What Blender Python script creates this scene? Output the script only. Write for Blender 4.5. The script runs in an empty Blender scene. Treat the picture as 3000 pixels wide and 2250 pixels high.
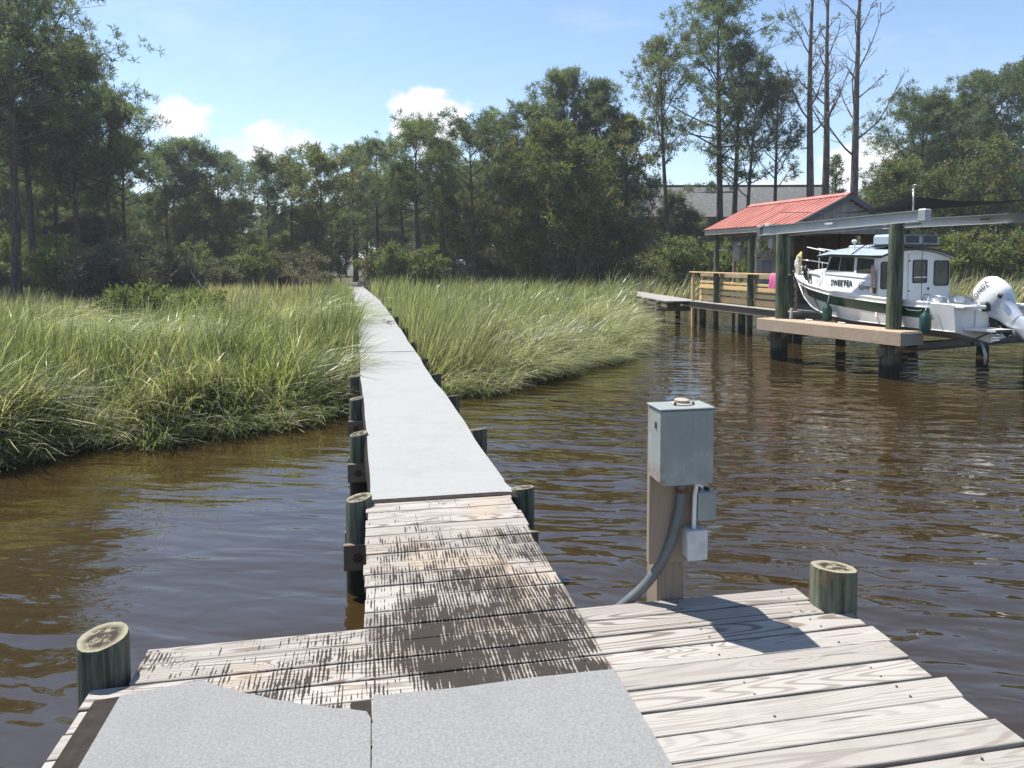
import bpy, bmesh, math, random
import numpy as np
from mathutils import Vector, Matrix, Euler

random.seed(7)
RS = np.random.RandomState(11)
scene = bpy.context.scene
COL = scene.collection
R = math.radians

# ------------------------------------------------------------------ camera
cam = bpy.data.cameras.new("camera")
cam.sensor_width = 36.0
cam.lens = 25.08
cam.shift_y = -0.0847
cam.clip_start = 0.05
cam.clip_end = 6000
camo = bpy.data.objects.new("camera", cam)
COL.objects.link(camo)
camo.location = (0, 0, 2.3)
camo.rotation_euler = (R(90 - 3.0), 0, 0)
scene.camera = camo

# ------------------------------------------------------------------ sun, sky, exposure
SUN = Vector((-0.398, 0.27, 1.0)).normalized()
SUN_EL = math.asin(SUN.z)
SUN_AZ = math.atan2(SUN.x, SUN.y)
sun = bpy.data.lights.new("sun", 'SUN')
sun.energy = 4.8
sun.angle = R(0.5)
sun.color = (1.0, 0.95, 0.87)
suno = bpy.data.objects.new("sun", sun)
COL.objects.link(suno)
suno.rotation_euler = SUN.to_track_quat('Z', 'Y').to_euler()
suno.location = (-20, 14, 50)

world = bpy.data.worlds.new("World")
scene.world = world
world.use_nodes = True
scene.view_settings.view_transform = 'Standard'
scene.view_settings.look = 'None'
scene.view_settings.exposure = 1.0
scene.view_settings.gamma = 1.0
scene.view_settings.use_curve_mapping = False
scene.cycles.use_denoising = True
scene.cycles.max_bounces = 5
scene.cycles.transparent_max_bounces = 8
scene.cycles.caustics_reflective = False
scene.cycles.caustics_refractive = False


# ------------------------------------------------------------------ node helpers
class NT:
    def __init__(self, tree):
        self.t = tree
        self.n = tree.nodes
        self.l = tree.links

    def node(self, typ, ins=None, **props):
        nd = self.n.new('ShaderNode' + typ)
        for k, v in props.items():
            setattr(nd, k, v)
        for k, v in (ins or {}).items():
            sock = nd.inputs[k]
            if isinstance(v, bpy.types.NodeSocket):
                self.l.new(v, sock)
            elif isinstance(v, bpy.types.Node):
                self.l.new(v.outputs[0], sock)
            else:
                sock.default_value = v
        return nd

    def math(self, op, a, b=0.0, c=0.0, clamp=False):
        return self.node('Math', {0: a, 1: b, 2: c}, operation=op, use_clamp=clamp).outputs[0]

    def vmath(self, op, a, b=(0, 0, 0)):
        nd = self.node('VectorMath', {0: a, 1: b}, operation=op)
        return nd.outputs[1] if op in ('LENGTH', 'DISTANCE', 'DOT_PRODUCT') else nd.outputs[0]

    def mix(self, f, a, b, blend='MIX'):
        nd = self.n.new('ShaderNodeMix')
        nd.data_type = 'RGBA'
        nd.blend_type = blend
        for i, v in ((0, f), (6, a), (7, b)):
            if isinstance(v, bpy.types.NodeSocket):
                self.l.new(v, nd.inputs[i])
            else:
                nd.inputs[i].default_value = v if i == 0 else (tuple(v) + (1.0,))[:4]
        return nd.outputs[2]

    def rng(self, v, a, b, c=0.0, d=1.0, smooth=True):
        nd = self.node('MapRange', {0: v, 1: a, 2: b, 3: c, 4: d}, clamp=True)
        nd.interpolation_type = 'SMOOTHSTEP' if smooth else 'LINEAR'
        return nd.outputs[0]

    def noise(self, vec, scale, detail=3.0, rough=0.5, dist=0.0):
        return self.node('TexNoise', {'Vector': vec, 'Scale': scale, 'Detail': detail, 'Roughness': rough, 'Distortion': dist}).outputs[0]

    def sep(self, vec):
        return self.node('SeparateXYZ', {0: vec}).outputs

    def comb(self, x, y, z):
        return self.node('CombineXYZ', {0: x, 1: y, 2: z}).outputs[0]


MATS = {}


def newmat(name, rough=0.7, color=(0.5, 0.5, 0.5), metal=0.0, spec=0.5):
    m = bpy.data.materials.new(name)
    m.use_nodes = True
    nt = NT(m.node_tree)
    b = m.node_tree.nodes['Principled BSDF']
    b.inputs['Base Color'].default_value = tuple(color) + (1,)
    b.inputs['Roughness'].default_value = rough
    b.inputs['Metallic'].default_value = metal
    b.inputs['Specular IOR Level'].default_value = spec
    MATS[name] = m
    return m, nt, b


def coords(nt, ref=None):
    tc = nt.node('TexCoord')
    if ref is not None:
        tc.object = ref
    return tc.outputs['Object']


def rnd(nt):
    return nt.node('ObjectInfo').outputs['Random']


def bump(nt, b, h, strength=0.3, dist=0.01):
    bp = nt.node('Bump', {'Height': h, 'Strength': strength, 'Distance': dist})
    nt.l.new(bp.outputs[0], b.inputs['Normal'])


def simple(name, color, rough=0.6, var=0.15, scale=6.0, metal=0.0, bumpd=0.0, spec=0.5, dirt=None):
    """plain painted / moulded surface with mild blotchy wear"""
    m, nt, b = newmat(name, rough, color, metal, spec)
    P = coords(nt)
    r = rnd(nt)
    P2 = nt.vmath('ADD', P, nt.comb(nt.math('MULTIPLY', r, 31.0), 0.0, nt.math('MULTIPLY', r, 17.0)))
    n = nt.noise(P2, scale, 5.0, 0.6)
    f = nt.rng(n, 0.3, 0.75)
    dark = tuple(c * (1 - var) for c in color)
    lite = tuple(min(1, c * (1 + var * 0.6)) for c in color)
    col = nt.mix(f, dark, lite)
    if dirt:
        n2 = nt.noise(P2, scale * 0.5, 6.0, 0.65)
        col = nt.mix(nt.rng(n2, 0.55, 0.75), col, dirt)
    nt.l.new(col, b.inputs['Base Color'])
    nt.l.new(nt.rng(n, 0.2, 0.8, rough * 0.85, min(1.0, rough * 1.15)), b.inputs['Roughness'])
    if bumpd:
        bump(nt, b, nt.noise(P2, scale * 6, 4.0), 0.5, bumpd)
    return m


def wood(name, pale, dark, axis=0, grain=0.6, rough=0.75, dirt=(0.2, 0.18, 0.15), dirtamt=0.35, stain_ref=None):
    """planed timber: contour grain lines along `axis`, knots, fibres, greying"""
    m, nt, b = newmat(name, rough, pale, 0.0, 0.12)
    P = coords(nt)
    s = nt.sep(P)
    r = rnd(nt)
    off = nt.math('MULTIPLY', r, 57.0)
    a, c1, c2 = [(0, 1, 2), (1, 0, 2), (2, 0, 1)][axis]
    L_, W_, T_ = s[a], s[c1], s[c2]
    # knots bend the grain
    kv = nt.comb(nt.math('ADD', nt.math('MULTIPLY', L_, 1.6), off), nt.math('MULTIPLY', W_, 7.0), nt.math('MULTIPLY', T_, 2.0))
    vor = nt.node('TexVoronoi', {'Vector': kv, 'Scale': 1.0, 'Randomness': 1.0})
    kd = vor.outputs['Distance']
    pick = nt.sep(vor.outputs['Color'])[0]
    ispick = nt.math('GREATER_THAN', pick, 0.62)
    kn = nt.math('MULTIPLY', nt.rng(kd, 0.0, 0.42, 1.0, 0.0), ispick)
    g = nt.comb(nt.math('ADD', nt.math('MULTIPLY', L_, 0.42), off), nt.math('MULTIPLY', W_, 5.5), nt.math('ADD', nt.math('MULTIPLY', T_, 1.5), off))
    n = nt.node('TexNoise', {'Vector': g, 'Scale': 1.0, 'Detail': 1.5, 'Roughness': 0.45, 'Distortion': 0.25}).outputs[0]
    n = nt.math('ADD', n, nt.math('MULTIPLY', kn, 0.22))
    freq = nt.math('ADD', 120.0, nt.math('MULTIPLY', nt.math('FRACT', nt.math('MULTIPLY', r, 7.3)), 120.0))
    w = nt.math('SINE', nt.math('MULTIPLY', n, freq))
    line = nt.rng(w, 0.1, 0.95)
    fib = nt.noise(nt.comb(nt.math('MULTIPLY', L_, 4.0), nt.math('MULTIPLY', W_, 160.0), nt.math('ADD', T_, off)), 1.0, 2.0, 0.6)
    amt = nt.math('MULTIPLY', nt.math('ADD', 0.22, nt.math('MULTIPLY', nt.math('FRACT', nt.math('MULTIPLY', r, 13.7)), 0.75)), grain)
    f = nt.math('MULTIPLY', line, amt)
    crack = nt.noise(nt.comb(nt.math('ADD', nt.math('MULTIPLY', L_, 1.3), off), nt.math('MULTIPLY', W_, 70.0), nt.math('MULTIPLY', T_, 9.0)), 1.0, 3.0, 0.55)
    crack = nt.rng(crack, 0.67, 0.72)
    f = nt.math('ADD', f, nt.math('MULTIPLY', nt.math('SUBTRACT', fib, 0.5), 0.8), clamp=True)
    col = nt.mix(f, pale, dark)
    # plank to plank tint
    tint = nt.mix(nt.math('FRACT', nt.math('MULTIPLY', r, 5.1)), tuple(0.86 * x for x in (1, 0.98, 0.96)), (1.06, 1.05, 1.04))
    col = nt.mix(1.0, col, tint, 'MULTIPLY')
    big = nt.noise(nt.vmath('ADD', P, nt.comb(off, 0.0, 0.0)), 2.3, 5.0, 0.65)
    col = nt.mix(nt.math('MULTIPLY', nt.rng(big, 0.5, 0.8), dirtamt), col, dirt)
    core = nt.math('MULTIPLY', nt.rng(kd, 0.05, 0.13, 1.0, 0.0), ispick)
    col = nt.mix(nt.math('MULTIPLY', core, 0.85), col, tuple(0.5 * x for x in dark))
    col = nt.mix(nt.math('MULTIPLY', crack, 0.75), col, tuple(0.42 * x for x in dark))
    if stain_ref is not None:
        col = stain(nt, col, stain_ref)
    nt.l.new(col, b.inputs['Base Color'])
    h = nt.math('SUBTRACT', nt.math('ADD', nt.math('MULTIPLY', line, -0.5), fib), crack)
    bump(nt, b, h, 0.35, 0.003)
    return m


def stain(nt, col, ref):
    """ribbed black backing left behind where a carpet was pulled off the boards (its own shape, in pier coordinates)"""
    P = coords(nt, ref)
    s = nt.sep(P)
    u, v = s[0], s[1]

    def box(x, a, b2, e):
        return nt.math('MULTIPLY', nt.rng(x, a - e, a + e), nt.rng(x, b2 - e, b2 + e, 1.0, 0.0))
    walk = nt.math('MULTIPLY', box(u, -0.06, 0.955, 0.012), box(v, 1.0, 5.2, 0.05))
    blob = nt.vmath('LENGTH', nt.vmath('MULTIPLY', nt.vmath('SUBTRACT', P, (0.55, 2.95, 0.6)), (1.25, 0.62, 0.0)))
    dens = nt.rng(blob, 0.1, 1.3, 0.61, 0.34)
    dens = nt.math('SUBTRACT', dens, nt.rng(v, 3.5, 4.9, 0.0, 0.05))
    big = nt.noise(P, 3.0, 4.0, 0.6)
    dens = nt.math('ADD', dens, nt.math('MULTIPLY', nt.math('SUBTRACT', big, 0.5), 0.85))
    left = nt.math('MULTIPLY', box(u, -1.02, -0.06, 0.02), box(v, 2.2, 3.26, 0.03))
    densl = nt.math('ADD', 0.42, nt.math('MULTIPLY', nt.math('SUBTRACT', big, 0.5), 1.0))
    densl = nt.math('SUBTRACT', densl, nt.rng(u, -0.45, -1.0, 0.0, 0.10))
    # ribs about 12 mm apart running along the walkway
    wob = nt.noise(nt.comb(nt.math('MULTIPLY', u, 14.0), nt.math('MULTIPLY', v, 2.0), 1.0), 1.0, 2.0, 0.6)
    rib = nt.math('ADD', 0.5, nt.math('MULTIPLY', nt.math('SINE', nt.math('ADD', nt.math('MULTIPLY', u, 370.0), nt.math('MULTIPLY', wob, 10.0))), 0.115))
    fine = nt.noise(nt.comb(nt.math('MULTIPLY', u, 30.0), nt.math('MULTIPLY', v, 5.5), 3.0), 1.0, 5.0, 0.7)
    ribs = nt.math('ADD', rib, nt.math('MULTIPLY', nt.math('SUBTRACT', fine, 0.5), 1.05))
    # the boards' rounded edges kept the backing off
    ph = nt.math('ABSOLUTE', nt.math('SUBTRACT', nt.math('FRACT', nt.math('DIVIDE', nt.math('SUBTRACT', 3.285, v), 0.1385)), 0.5))
    edge = nt.rng(ph, 0.34, 0.47, 0.0, 0.13)
    m1 = nt.math('MULTIPLY', nt.rng(nt.math('SUBTRACT', nt.math('SUBTRACT', dens, edge), ribs), -0.02, 0.02), walk)
    m2 = nt.math('MULTIPLY', nt.rng(nt.math('SUBTRACT', nt.math('SUBTRACT', densl, edge), ribs), -0.02, 0.02), left)
    tan = nt.math('MULTIPLY', nt.rng(nt.noise(P, 2.2, 4.0), 0.48, 0.68), nt.math('MAXIMUM', walk, left))
    col = nt.mix(nt.math('MULTIPLY', tan, 0.38), col, (0.36, 0.26, 0.165))
    smear = nt.math('MULTIPLY', nt.rng(nt.math('ADD', dens, nt.math('MULTIPLY', nt.math('SUBTRACT', nt.noise(nt.vmath('MULTIPLY', P, (9.0, 3.0, 1.0)), 1.0, 5.0, 0.65), 0.5), 0.8)), 0.40, 0.72), walk)
    col = nt.mix(nt.math('MULTIPLY', smear, 0.62), col, (0.085, 0.066, 0.054))
    col = nt.mix(nt.math('MULTIPLY', nt.math('MAXIMUM', m1, m2), 0.95), col, (0.026, 0.021, 0.018))
    return col


# ------------------------------------------------------------------ mesh helpers
class MB:
    def __init__(self):
        self.v = []
        self.f = []

    def add(self, vs, fs):
        o = len(self.v)
        self.v += [tuple(p) for p in vs]
        self.f += [tuple(i + o for i in q) for q in fs]
        return self

    def box(self, c, s, rot=None, ch=0.0):
        """box centred at c, size s, chamfer ch on the long edges"""
        x, y, z = s[0] / 2, s[1] / 2, s[2] / 2
        if ch <= 0:
            vs = [(-x, -y, -z), (x, -y, -z), (x, y, -z), (-x, y, -z), (-x, -y, z), (x, -y, z), (x, y, z), (-x, y, z)]
            fs = [(0, 3, 2, 1), (4, 5, 6, 7), (0, 1, 5, 4), (1, 2, 6, 5), (2, 3, 7, 6), (3, 0, 4, 7)]
        else:
            e = min(ch, 0.45 * min(s))
            vs = []
            for (sx, sy, sz) in [(-1, -1, -1), (1, -1, -1), (1, 1, -1), (-1, 1, -1), (-1, -1, 1), (1, -1, 1), (1, 1, 1), (-1, 1, 1)]:
                vs += [(sx * x, sy * (y - e), sz * (z - e)), (sx * (x - e), sy * y, sz * (z - e)), (sx * (x - e), sy * (y - e), sz * z)]
            X, Y, Z = 0, 1, 2
            i = lambda k, a: 3 * k + a
            fs = [(i(0, Z), i(3, Z), i(2, Z), i(1, Z)), (i(4, Z), i(5, Z), i(6, Z), i(7, Z)),
                  (i(0, Y), i(1, Y), i(5, Y), i(4, Y)), (i(1, X), i(2, X), i(6, X), i(5, X)),
                  (i(2, Y), i(3, Y), i(7, Y), i(6, Y)), (i(3, X), i(0, X), i(4, X), i(7, X))]
            for k in range(8):
                t = (i(k, X), i(k, Y), i(k, Z))
                fs.append(t if k in (0, 2, 5, 7) else t[::-1])
            for a, b2, p, q in [(0, 1, Y, Z), (1, 2, X, Z), (2, 3, Y, Z), (3, 0, X, Z), (4, 5, Z, Y), (5, 6, Z, X), (6, 7, Z, Y), (7, 4, Z, X),
                                (0, 4, X, Y), (1, 5, Y, X), (2, 6, X, Y), (3, 7, Y, X)]:
                fs.append((i(a, p), i(b2, p), i(b2, q), i(a, q)))
        M = rot.to_matrix() if isinstance(rot, Euler) else rot
        if M is not None:
            vs = [M @ Vector(p) for p in vs]
        return self.add([(p[0] + c[0], p[1] + c[1], p[2] + c[2]) for p in vs], fs)

    def bar(self, p0, p1, w, h, up=(0, 0, 1), ch=0.0):
        """rectangular bar between two points; w across, h along up"""
        a, b2 = Vector(p0), Vector(p1)
        d = b2 - a
        y = d.normalized()
        x = y.cross(Vector(up))
        if x.length < 1e-6:
            x = y.cross(Vector((1, 0, 0)))
        x.normalize()
        z = x.cross(y)
        M = Matrix((x, y, z)).transposed()
        return self.box((a + b2) / 2, (w, d.length, h), M, ch)

    def tube(self, pts, rad, n=8, cap=True):
        pts = [Vector(p) for p in pts]
        m = len(pts)
        if not hasattr(rad, '__len__'):
            rad = [rad] * m
        vs, fs = [], []
        ref = Vector((0.31, 0.17, 0.93))
        for k, p in enumerate(pts):
            d = (pts[min(k + 1, m - 1)] - pts[max(k - 1, 0)]).normalized()
            x = d.cross(ref)
            if x.length < 1e-3:
                x = d.cross(Vector((1, 0, 0)))
            x.normalize()
            y = d.cross(x)
            for j in range(n):
                a = 2 * math.pi * j / n
                vs.append(p + (x * math.cos(a) + y * math.sin(a)) * rad[k])
        for k in range(m - 1):
            for j in range(n):
                j2 = (j + 1) % n
                fs.append((k * n + j, k * n + j2, (k + 1) * n + j2, (k + 1) * n + j))
        if cap:
            fs.append(tuple(range(n))[::-1])
            fs.append(tuple((m - 1) * n + j for j in range(n)))
        return self.add(vs, fs)

    def lathe(self, prof, c=(0, 0, 0), n=16, M=None):
        """profile [(r,z)...] turned round z"""
        vs, fs = [], []
        for r_, z_ in prof:
            for j in range(n):
                a = 2 * math.pi * j / n
                p = Vector((r_ * math.cos(a), r_ * math.sin(a), z_))
                if M is not None:
                    p = M @ p
                vs.append(p + Vector(c))
        for k in range(len(prof) - 1):
            for j in range(n):
                j2 = (j + 1) % n
                fs.append((k * n + j, k * n + j2, (k + 1) * n + j2, (k + 1) * n + j))
        fs.append(tuple(range(n))[::-1])
        fs.append(tuple((len(prof) - 1) * n + j for j in range(n)))
        return self.add(vs, fs)

    def prism(self, poly, z0, z1):
        """polygon (counter-clockwise in xy) extruded z0..z1"""
        n = len(poly)
        vs = [(p[0], p[1], z0) for p in poly] + [(p[0], p[1], z1) for p in poly]
        fs = [tuple(range(n))[::-1], tuple(range(n, 2 * n))]
        for k in range(n):
            k2 = (k + 1) % n
            fs.append((k, k2, n + k2, n + k))
        return self.add(vs, fs)

    def grid(self, rows, close=False):
        n = len(rows[0])
        vs = [p for r_ in rows for p in r_]
        fs = []
        for k in range(len(rows) - 1):
            for j in range(n if close else n - 1):
                j2 = (j + 1) % n
                fs.append((k * n + j, k * n + j2, (k + 1) * n + j2, (k + 1) * n + j))
        return self.add(vs, fs)

    def build(self, name, mat, parent=None, smooth=False, fix=False):
        me = bpy.data.meshes.new(name)
        me.from_pydata(self.v, [], self.f)
        if fix:
            bm = bmesh.new()
            bm.from_mesh(me)
            bmesh.ops.recalc_face_normals(bm, faces=bm.faces)
            bm.to_mesh(me)
            bm.free()
        me.update()
        return link(name, me, mat, parent, smooth)


def link(name, me, mat, parent=None, smooth=False):
    o = bpy.data.objects.new(name, me)
    COL.objects.link(o)
    if mat is not None:
        me.materials.append(MATS[mat] if isinstance(mat, str) else mat)
    if smooth:
        if smooth is True:
            me.shade_smooth()
        else:
            me.shade_smooth()
            me.set_sharp_from_angle(angle=R(smooth))
    if parent is not None:
        o.parent = parent
    return o


def tag(o, label, cat, group=None, kind=None):
    if label:
        o['label'] = label
    if cat:
        o['category'] = cat
    if group:
        o['group'] = group
    if kind:
        o['kind'] = kind
    return o


def empty(name, loc=(0, 0, 0), rz=0.0, label=None, cat=None, group=None):
    o = bpy.data.objects.new(name, None)
    o.empty_display_size = 0.1
    COL.objects.link(o)
    o.location = loc
    o.rotation_euler = (0, 0, rz)
    return tag(o, label, cat, group)


def copy_tree(o, parent=None):
    c = o.copy()
    COL.objects.link(c)
    c.parent = parent
    for ch in list(o.children):
        copy_tree(ch, c)
    return c


def fast_mesh(name, V, Q, tint=None):
    """numpy vertices (n,3) and quads (m,4) to a mesh; tint: per-vertex (n,) value stored as an attribute"""
    me = bpy.data.meshes.new(name)
    n, m = len(V), len(Q)
    me.vertices.add(n)
    me.vertices.foreach_set('co', np.ascontiguousarray(V, dtype=np.float32).ravel())
    me.loops.add(m * 4)
    me.polygons.add(m)
    me.loops.foreach_set('vertex_index', np.ascontiguousarray(Q, dtype=np.int32).ravel())
    me.polygons.foreach_set('loop_start', np.arange(0, m * 4, 4, dtype=np.int32))
    me.update(calc_edges=True)
    if tint is not None:
        for nm, arr in tint.items():
            at = me.attributes.new(nm, 'FLOAT', 'POINT')
            at.data.foreach_set('value', np.ascontiguousarray(arr, dtype=np.float32))
    return me


# ------------------------------------------------------------------ world: sky with cumulus round the horizon
def build_world():
    nt = NT(world.node_tree)
    nt.n.clear()
    sky = nt.node('TexSky', sky_type='NISHITA')
    sky.sun_disc = False
    sky.sun_elevation = SUN_EL
    sky.sun_rotation = SUN_AZ
    sky.altitude = 0.0
    sky.air_density = 1.0
    sky.dust_density = 0.35
    sky.ozone_density = 2.6
    bg = nt.node('Background', {'Color': sky.outputs[0], 'Strength': 0.098})
    d = nt.node('TexCoord').outputs['Generated']
    s = nt.sep(d)
    az = nt.math('ARCTAN2', s[0], s[1])
    el = nt.math('ARCSINE', s[2])
    ae = nt.comb(az, el, 0.0)
    blobs = [(-0.43, 0.175, 0.075, 0.045, 0.98), (-0.36, 0.135, 0.11, 0.05, 0.74), (-0.29, 0.15, 0.16, 0.05, 0.70), (-0.115, 0.19, 0.085, 0.075, 1.08),
             (-0.60, 0.09, 0.06, 0.05, 1.1), (0.45, 0.12, 0.07, 0.06, 1.05), (0.36, 0.085, 0.09, 0.04, 1.0), (0.10, 0.08, 0.16, 0.05, 0.9),
             (1.1, 0.15, 0.15, 0.07, 1.0), (1.9, 0.13, 0.2, 0.06, 1.0), (2.7, 0.17, 0.15, 0.07, 1.0), (-1.2, 0.12, 0.2, 0.06, 1.0), (-2.0, 0.16, 0.18, 0.07, 1.0),
             (-2.8, 0.12, 0.16, 0.06, 1.0)]
    bias = None
    for a0, e0, wa, we, st in blobs:
        q = nt.vmath('MULTIPLY', nt.vmath('SUBTRACT', ae, (a0, e0, 0)), (1 / wa, 1 / we, 0))
        g = nt.rng(nt.vmath('LENGTH', q), 0.0, 1.35, st, 0.0)
        bias = g if bias is None else nt.math('MAXIMUM', bias, g)
    n = nt.noise(nt.vmath('MULTIPLY', ae, (13.0, 19.0, 1.0)), 1.0, 9.0, 0.58)
    fac = nt.rng(nt.math('ADD', nt.math('MULTIPLY', bias, 0.62), nt.math('SUBTRACT', n, 0.5)), 0.30, 0.46)
    wisp = nt.noise(nt.vmath('MULTIPLY', ae, (3.0, 9.0, 1.0)), 1.0, 6.0, 0.6)
    wf = nt.math('MULTIPLY', nt.rng(wisp, 0.50, 0.8), 0.35)
    haze = nt.rng(el, 0.02, 0.30, 0.16, 0.0)
    fac = nt.math('MAXIMUM', nt.math('MULTIPLY', fac, 0.95), nt.math('ADD', wf, haze), clamp=True)
    shade = nt.rng(nt.noise(nt.vmath('MULTIPLY', ae, (20.0, 30.0, 1.0)), 1.0, 5.0), 0.35, 0.65, 0.35, 1.0)
    cc = nt.mix(shade, (0.62, 0.69, 0.80), (1.0, 0.99, 0.97))
    bg2 = nt.node('Background', {'Color': cc, 'Strength': 0.60})
    mx = nt.node('MixShader', {0: fac, 1: bg.outputs[0], 2: bg2.outputs[0]})
    out = nt.node('OutputWorld', {0: mx.outputs[0]})


build_world()


# ------------------------------------------------------------------ setting: creek water and marsh ground
SHX = [-400, -60, -20, -12, -8, -5.9, -4.67, -3.6, -2.8, -2.0, -1.28, 0.0, 1.15, 2.2, 3.1, 3.7, 4.3, 5.1, 7.0, 9, 14, 20, 40, 120, 400]
SHY = [2.0, 4.0, 5.8, 6.6, 7.4, 8.2, 9.2, 10.1, 10.7, 11.6, 12.4, 13.4, 15.0, 16.9, 19.4, 22, 25.5, 29.5, 32.5, 33.5, 33, 32, 30, 28, 20]


def shore(x):
    w = 0.26 * np.sin(x * 2.1) + 0.17 * np.sin(x * 4.7 + 1.0) + 0.10 * np.sin(x * 9.3 + 2.0)
    return np.interp(x, SHX, SHY) + w


def gz(x, y):
    """ground height"""
    d = y - shore(np.asarray(x, dtype=float))
    t = np.clip((d + 0.55) / 0.9, 0, 1)
    t = t * t * (3 - 2 * t)
    z = -0.55 + t * 0.72 + np.clip(d, 0, 60) * 0.007
    return z + 0.05 * np.sin(np.asarray(x) * 1.7 + np.asarray(y) * 0.9) * (d > 0)


def build_setting():
    m, nt, b = newmat('water', 0.02, (0.035, 0.02, 0.006), 0.0, 0.5)
    b.inputs['IOR'].default_value = 1.75
    P = coords(nt)
    s = nt.sep(P)
    # wind ripples: long crests lying across the view, drifting a little, calmer in patches
    ca, sa = math.cos(R(-9)), math.sin(R(-9))
    u = nt.math('ADD', nt.math('MULTIPLY', s[0], ca), nt.math('MULTIPLY', s[1], sa))
    v = nt.math('ADD', nt.math('MULTIPLY', s[0], -sa), nt.math('MULTIPLY', s[1], ca))
    w1 = nt.noise(nt.comb(nt.math('MULTIPLY', u, 0.75), nt.math('MULTIPLY', v, 2.3), 0.0), 1.0, 2.0, 0.5, 0.35)
    w2 = nt.noise(nt.comb(nt.math('MULTIPLY', u, 1.9), nt.math('MULTIPLY', v, 4.3), 5.0), 1.0, 2.0, 0.5, 0.5)
    calm = nt.rng(nt.noise(P, 0.16, 2.0), 0.36, 0.62, 0.45, 1.0)
    calm = nt.math('MULTIPLY', calm, nt.rng(s[0], -3.0, 0.5, 0.62, 1.0))
    h = nt.math('MULTIPLY', nt.math('ADD', nt.math('MULTIPLY', w1, 0.078), nt.math('MULTIPLY', w2, 0.026)), calm)
    bp = nt.node('Bump', {'Height': h, 'Strength': 1.0, 'Distance': 1.0})
    nt.l.new(bp.outputs[0], b.inputs['Normal'])
    n = nt.noise(P, 0.35, 3.0)
    nt.l.new(nt.mix(n, (0.021, 0.0135, 0.0050), (0.038, 0.0245, 0.0090)), b.inputs['Base Color'])
    o = MB().grid([[(x, y, 0.0) for x in (-1500, -60, -20, 0, 20, 60, 1500)] for y in (-1500, -60, -20, 0, 20, 60, 120)]).build('water', 'water')
    tag(o, 'brown tannin-stained creek water with small wind ripples', 'water', kind='structure')

    m, nt, b = newmat('mud', 0.9, (0.06, 0.045, 0.03))
    P = coords(nt)
    n = nt.noise(P, 1.3, 6.0, 0.65)
    n2 = nt.noise(P, 0.15, 3.0)
    c = nt.mix(nt.rng(n, 0.35, 0.7), (0.030, 0.024, 0.014), (0.075, 0.062, 0.03))
    c = nt.mix(nt.rng(n2, 0.4, 0.65), c, (0.05, 0.055, 0.02))
    nt.l.new(c, b.inputs['Base Color'])
    bump(nt, b, n, 0.8, 0.05)
    xs = np.concatenate([np.linspace(-1500, -70, 12), np.linspace(-60, -14, 30), np.linspace(-13.6, 14, 90), np.linspace(15, 60, 30), np.linspace(75, 1500, 12)])
    ys = np.concatenate([np.linspace(-1500, -40, 8), np.linspace(-20, 4, 8), np.linspace(4.5, 36, 110), np.linspace(37, 90, 30), np.linspace(110, 1500, 12)])
    X, Y = np.meshgrid(xs, ys)
    Z = gz(X, Y)
    V = np.stack([X.ravel(), Y.ravel(), Z.ravel()], 1)
    nx, ny = len(xs), len(ys)
    i = np.arange(nx * ny).reshape(ny, nx)
    Q = np.stack([i[:-1, :-1].ravel(), i[:-1, 1:].ravel(), i[1:, 1:].ravel(), i[1:, :-1].ravel()], 1)
    o = link('marsh_ground', fast_mesh('marsh_ground', V, Q), 'mud', None, True)
    tag(o, 'dark muddy marsh ground under the grass and trees', 'ground', kind='structure')


build_setting()

# ------------------------------------------------------------------ materials of the dock
A = R(10.9)
pier = empty('pier_platform', (0, 0, 0), A, 'weathered grey plank platform in the foreground, half stained black, half bare', 'pier')
wood('plank_grey', (0.325, 0.310, 0.288), (0.118, 0.094, 0.078), 0, 0.85, 0.7, (0.20, 0.185, 0.165), 0.45, stain_ref=pier)
wood('joist_wood', (0.20, 0.165, 0.125), (0.09, 0.07, 0.05), 0, 0.5, 0.8, (0.05, 0.06, 0.03), 0.5)
wood('post_wood', (0.27, 0.215, 0.165), (0.15, 0.115, 0.085), 2, 0.6, 0.8, (0.16, 0.13, 0.10), 0.4)
wood('pine_new', (0.68, 0.48, 0.25), (0.48, 0.31, 0.14), 1, 0.5, 0.65, (0.42, 0.30, 0.18), 0.35)
wood('timber_brown', (0.38, 0.30, 0.225), (0.21, 0.15, 0.10), 1, 0.45, 0.8, (0.50, 0.46, 0.40), 0.75)
wood('board_grey', (0.31, 0.30, 0.285), (0.17, 0.162, 0.155), 2, 0.6, 0.8, (0.16, 0.15, 0.14), 0.4)
wood('shed_wood', (0.20, 0.15, 0.105), (0.10, 0.075, 0.05), 2, 0.6, 0.8, (0.08, 0.07, 0.05), 0.4)


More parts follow.
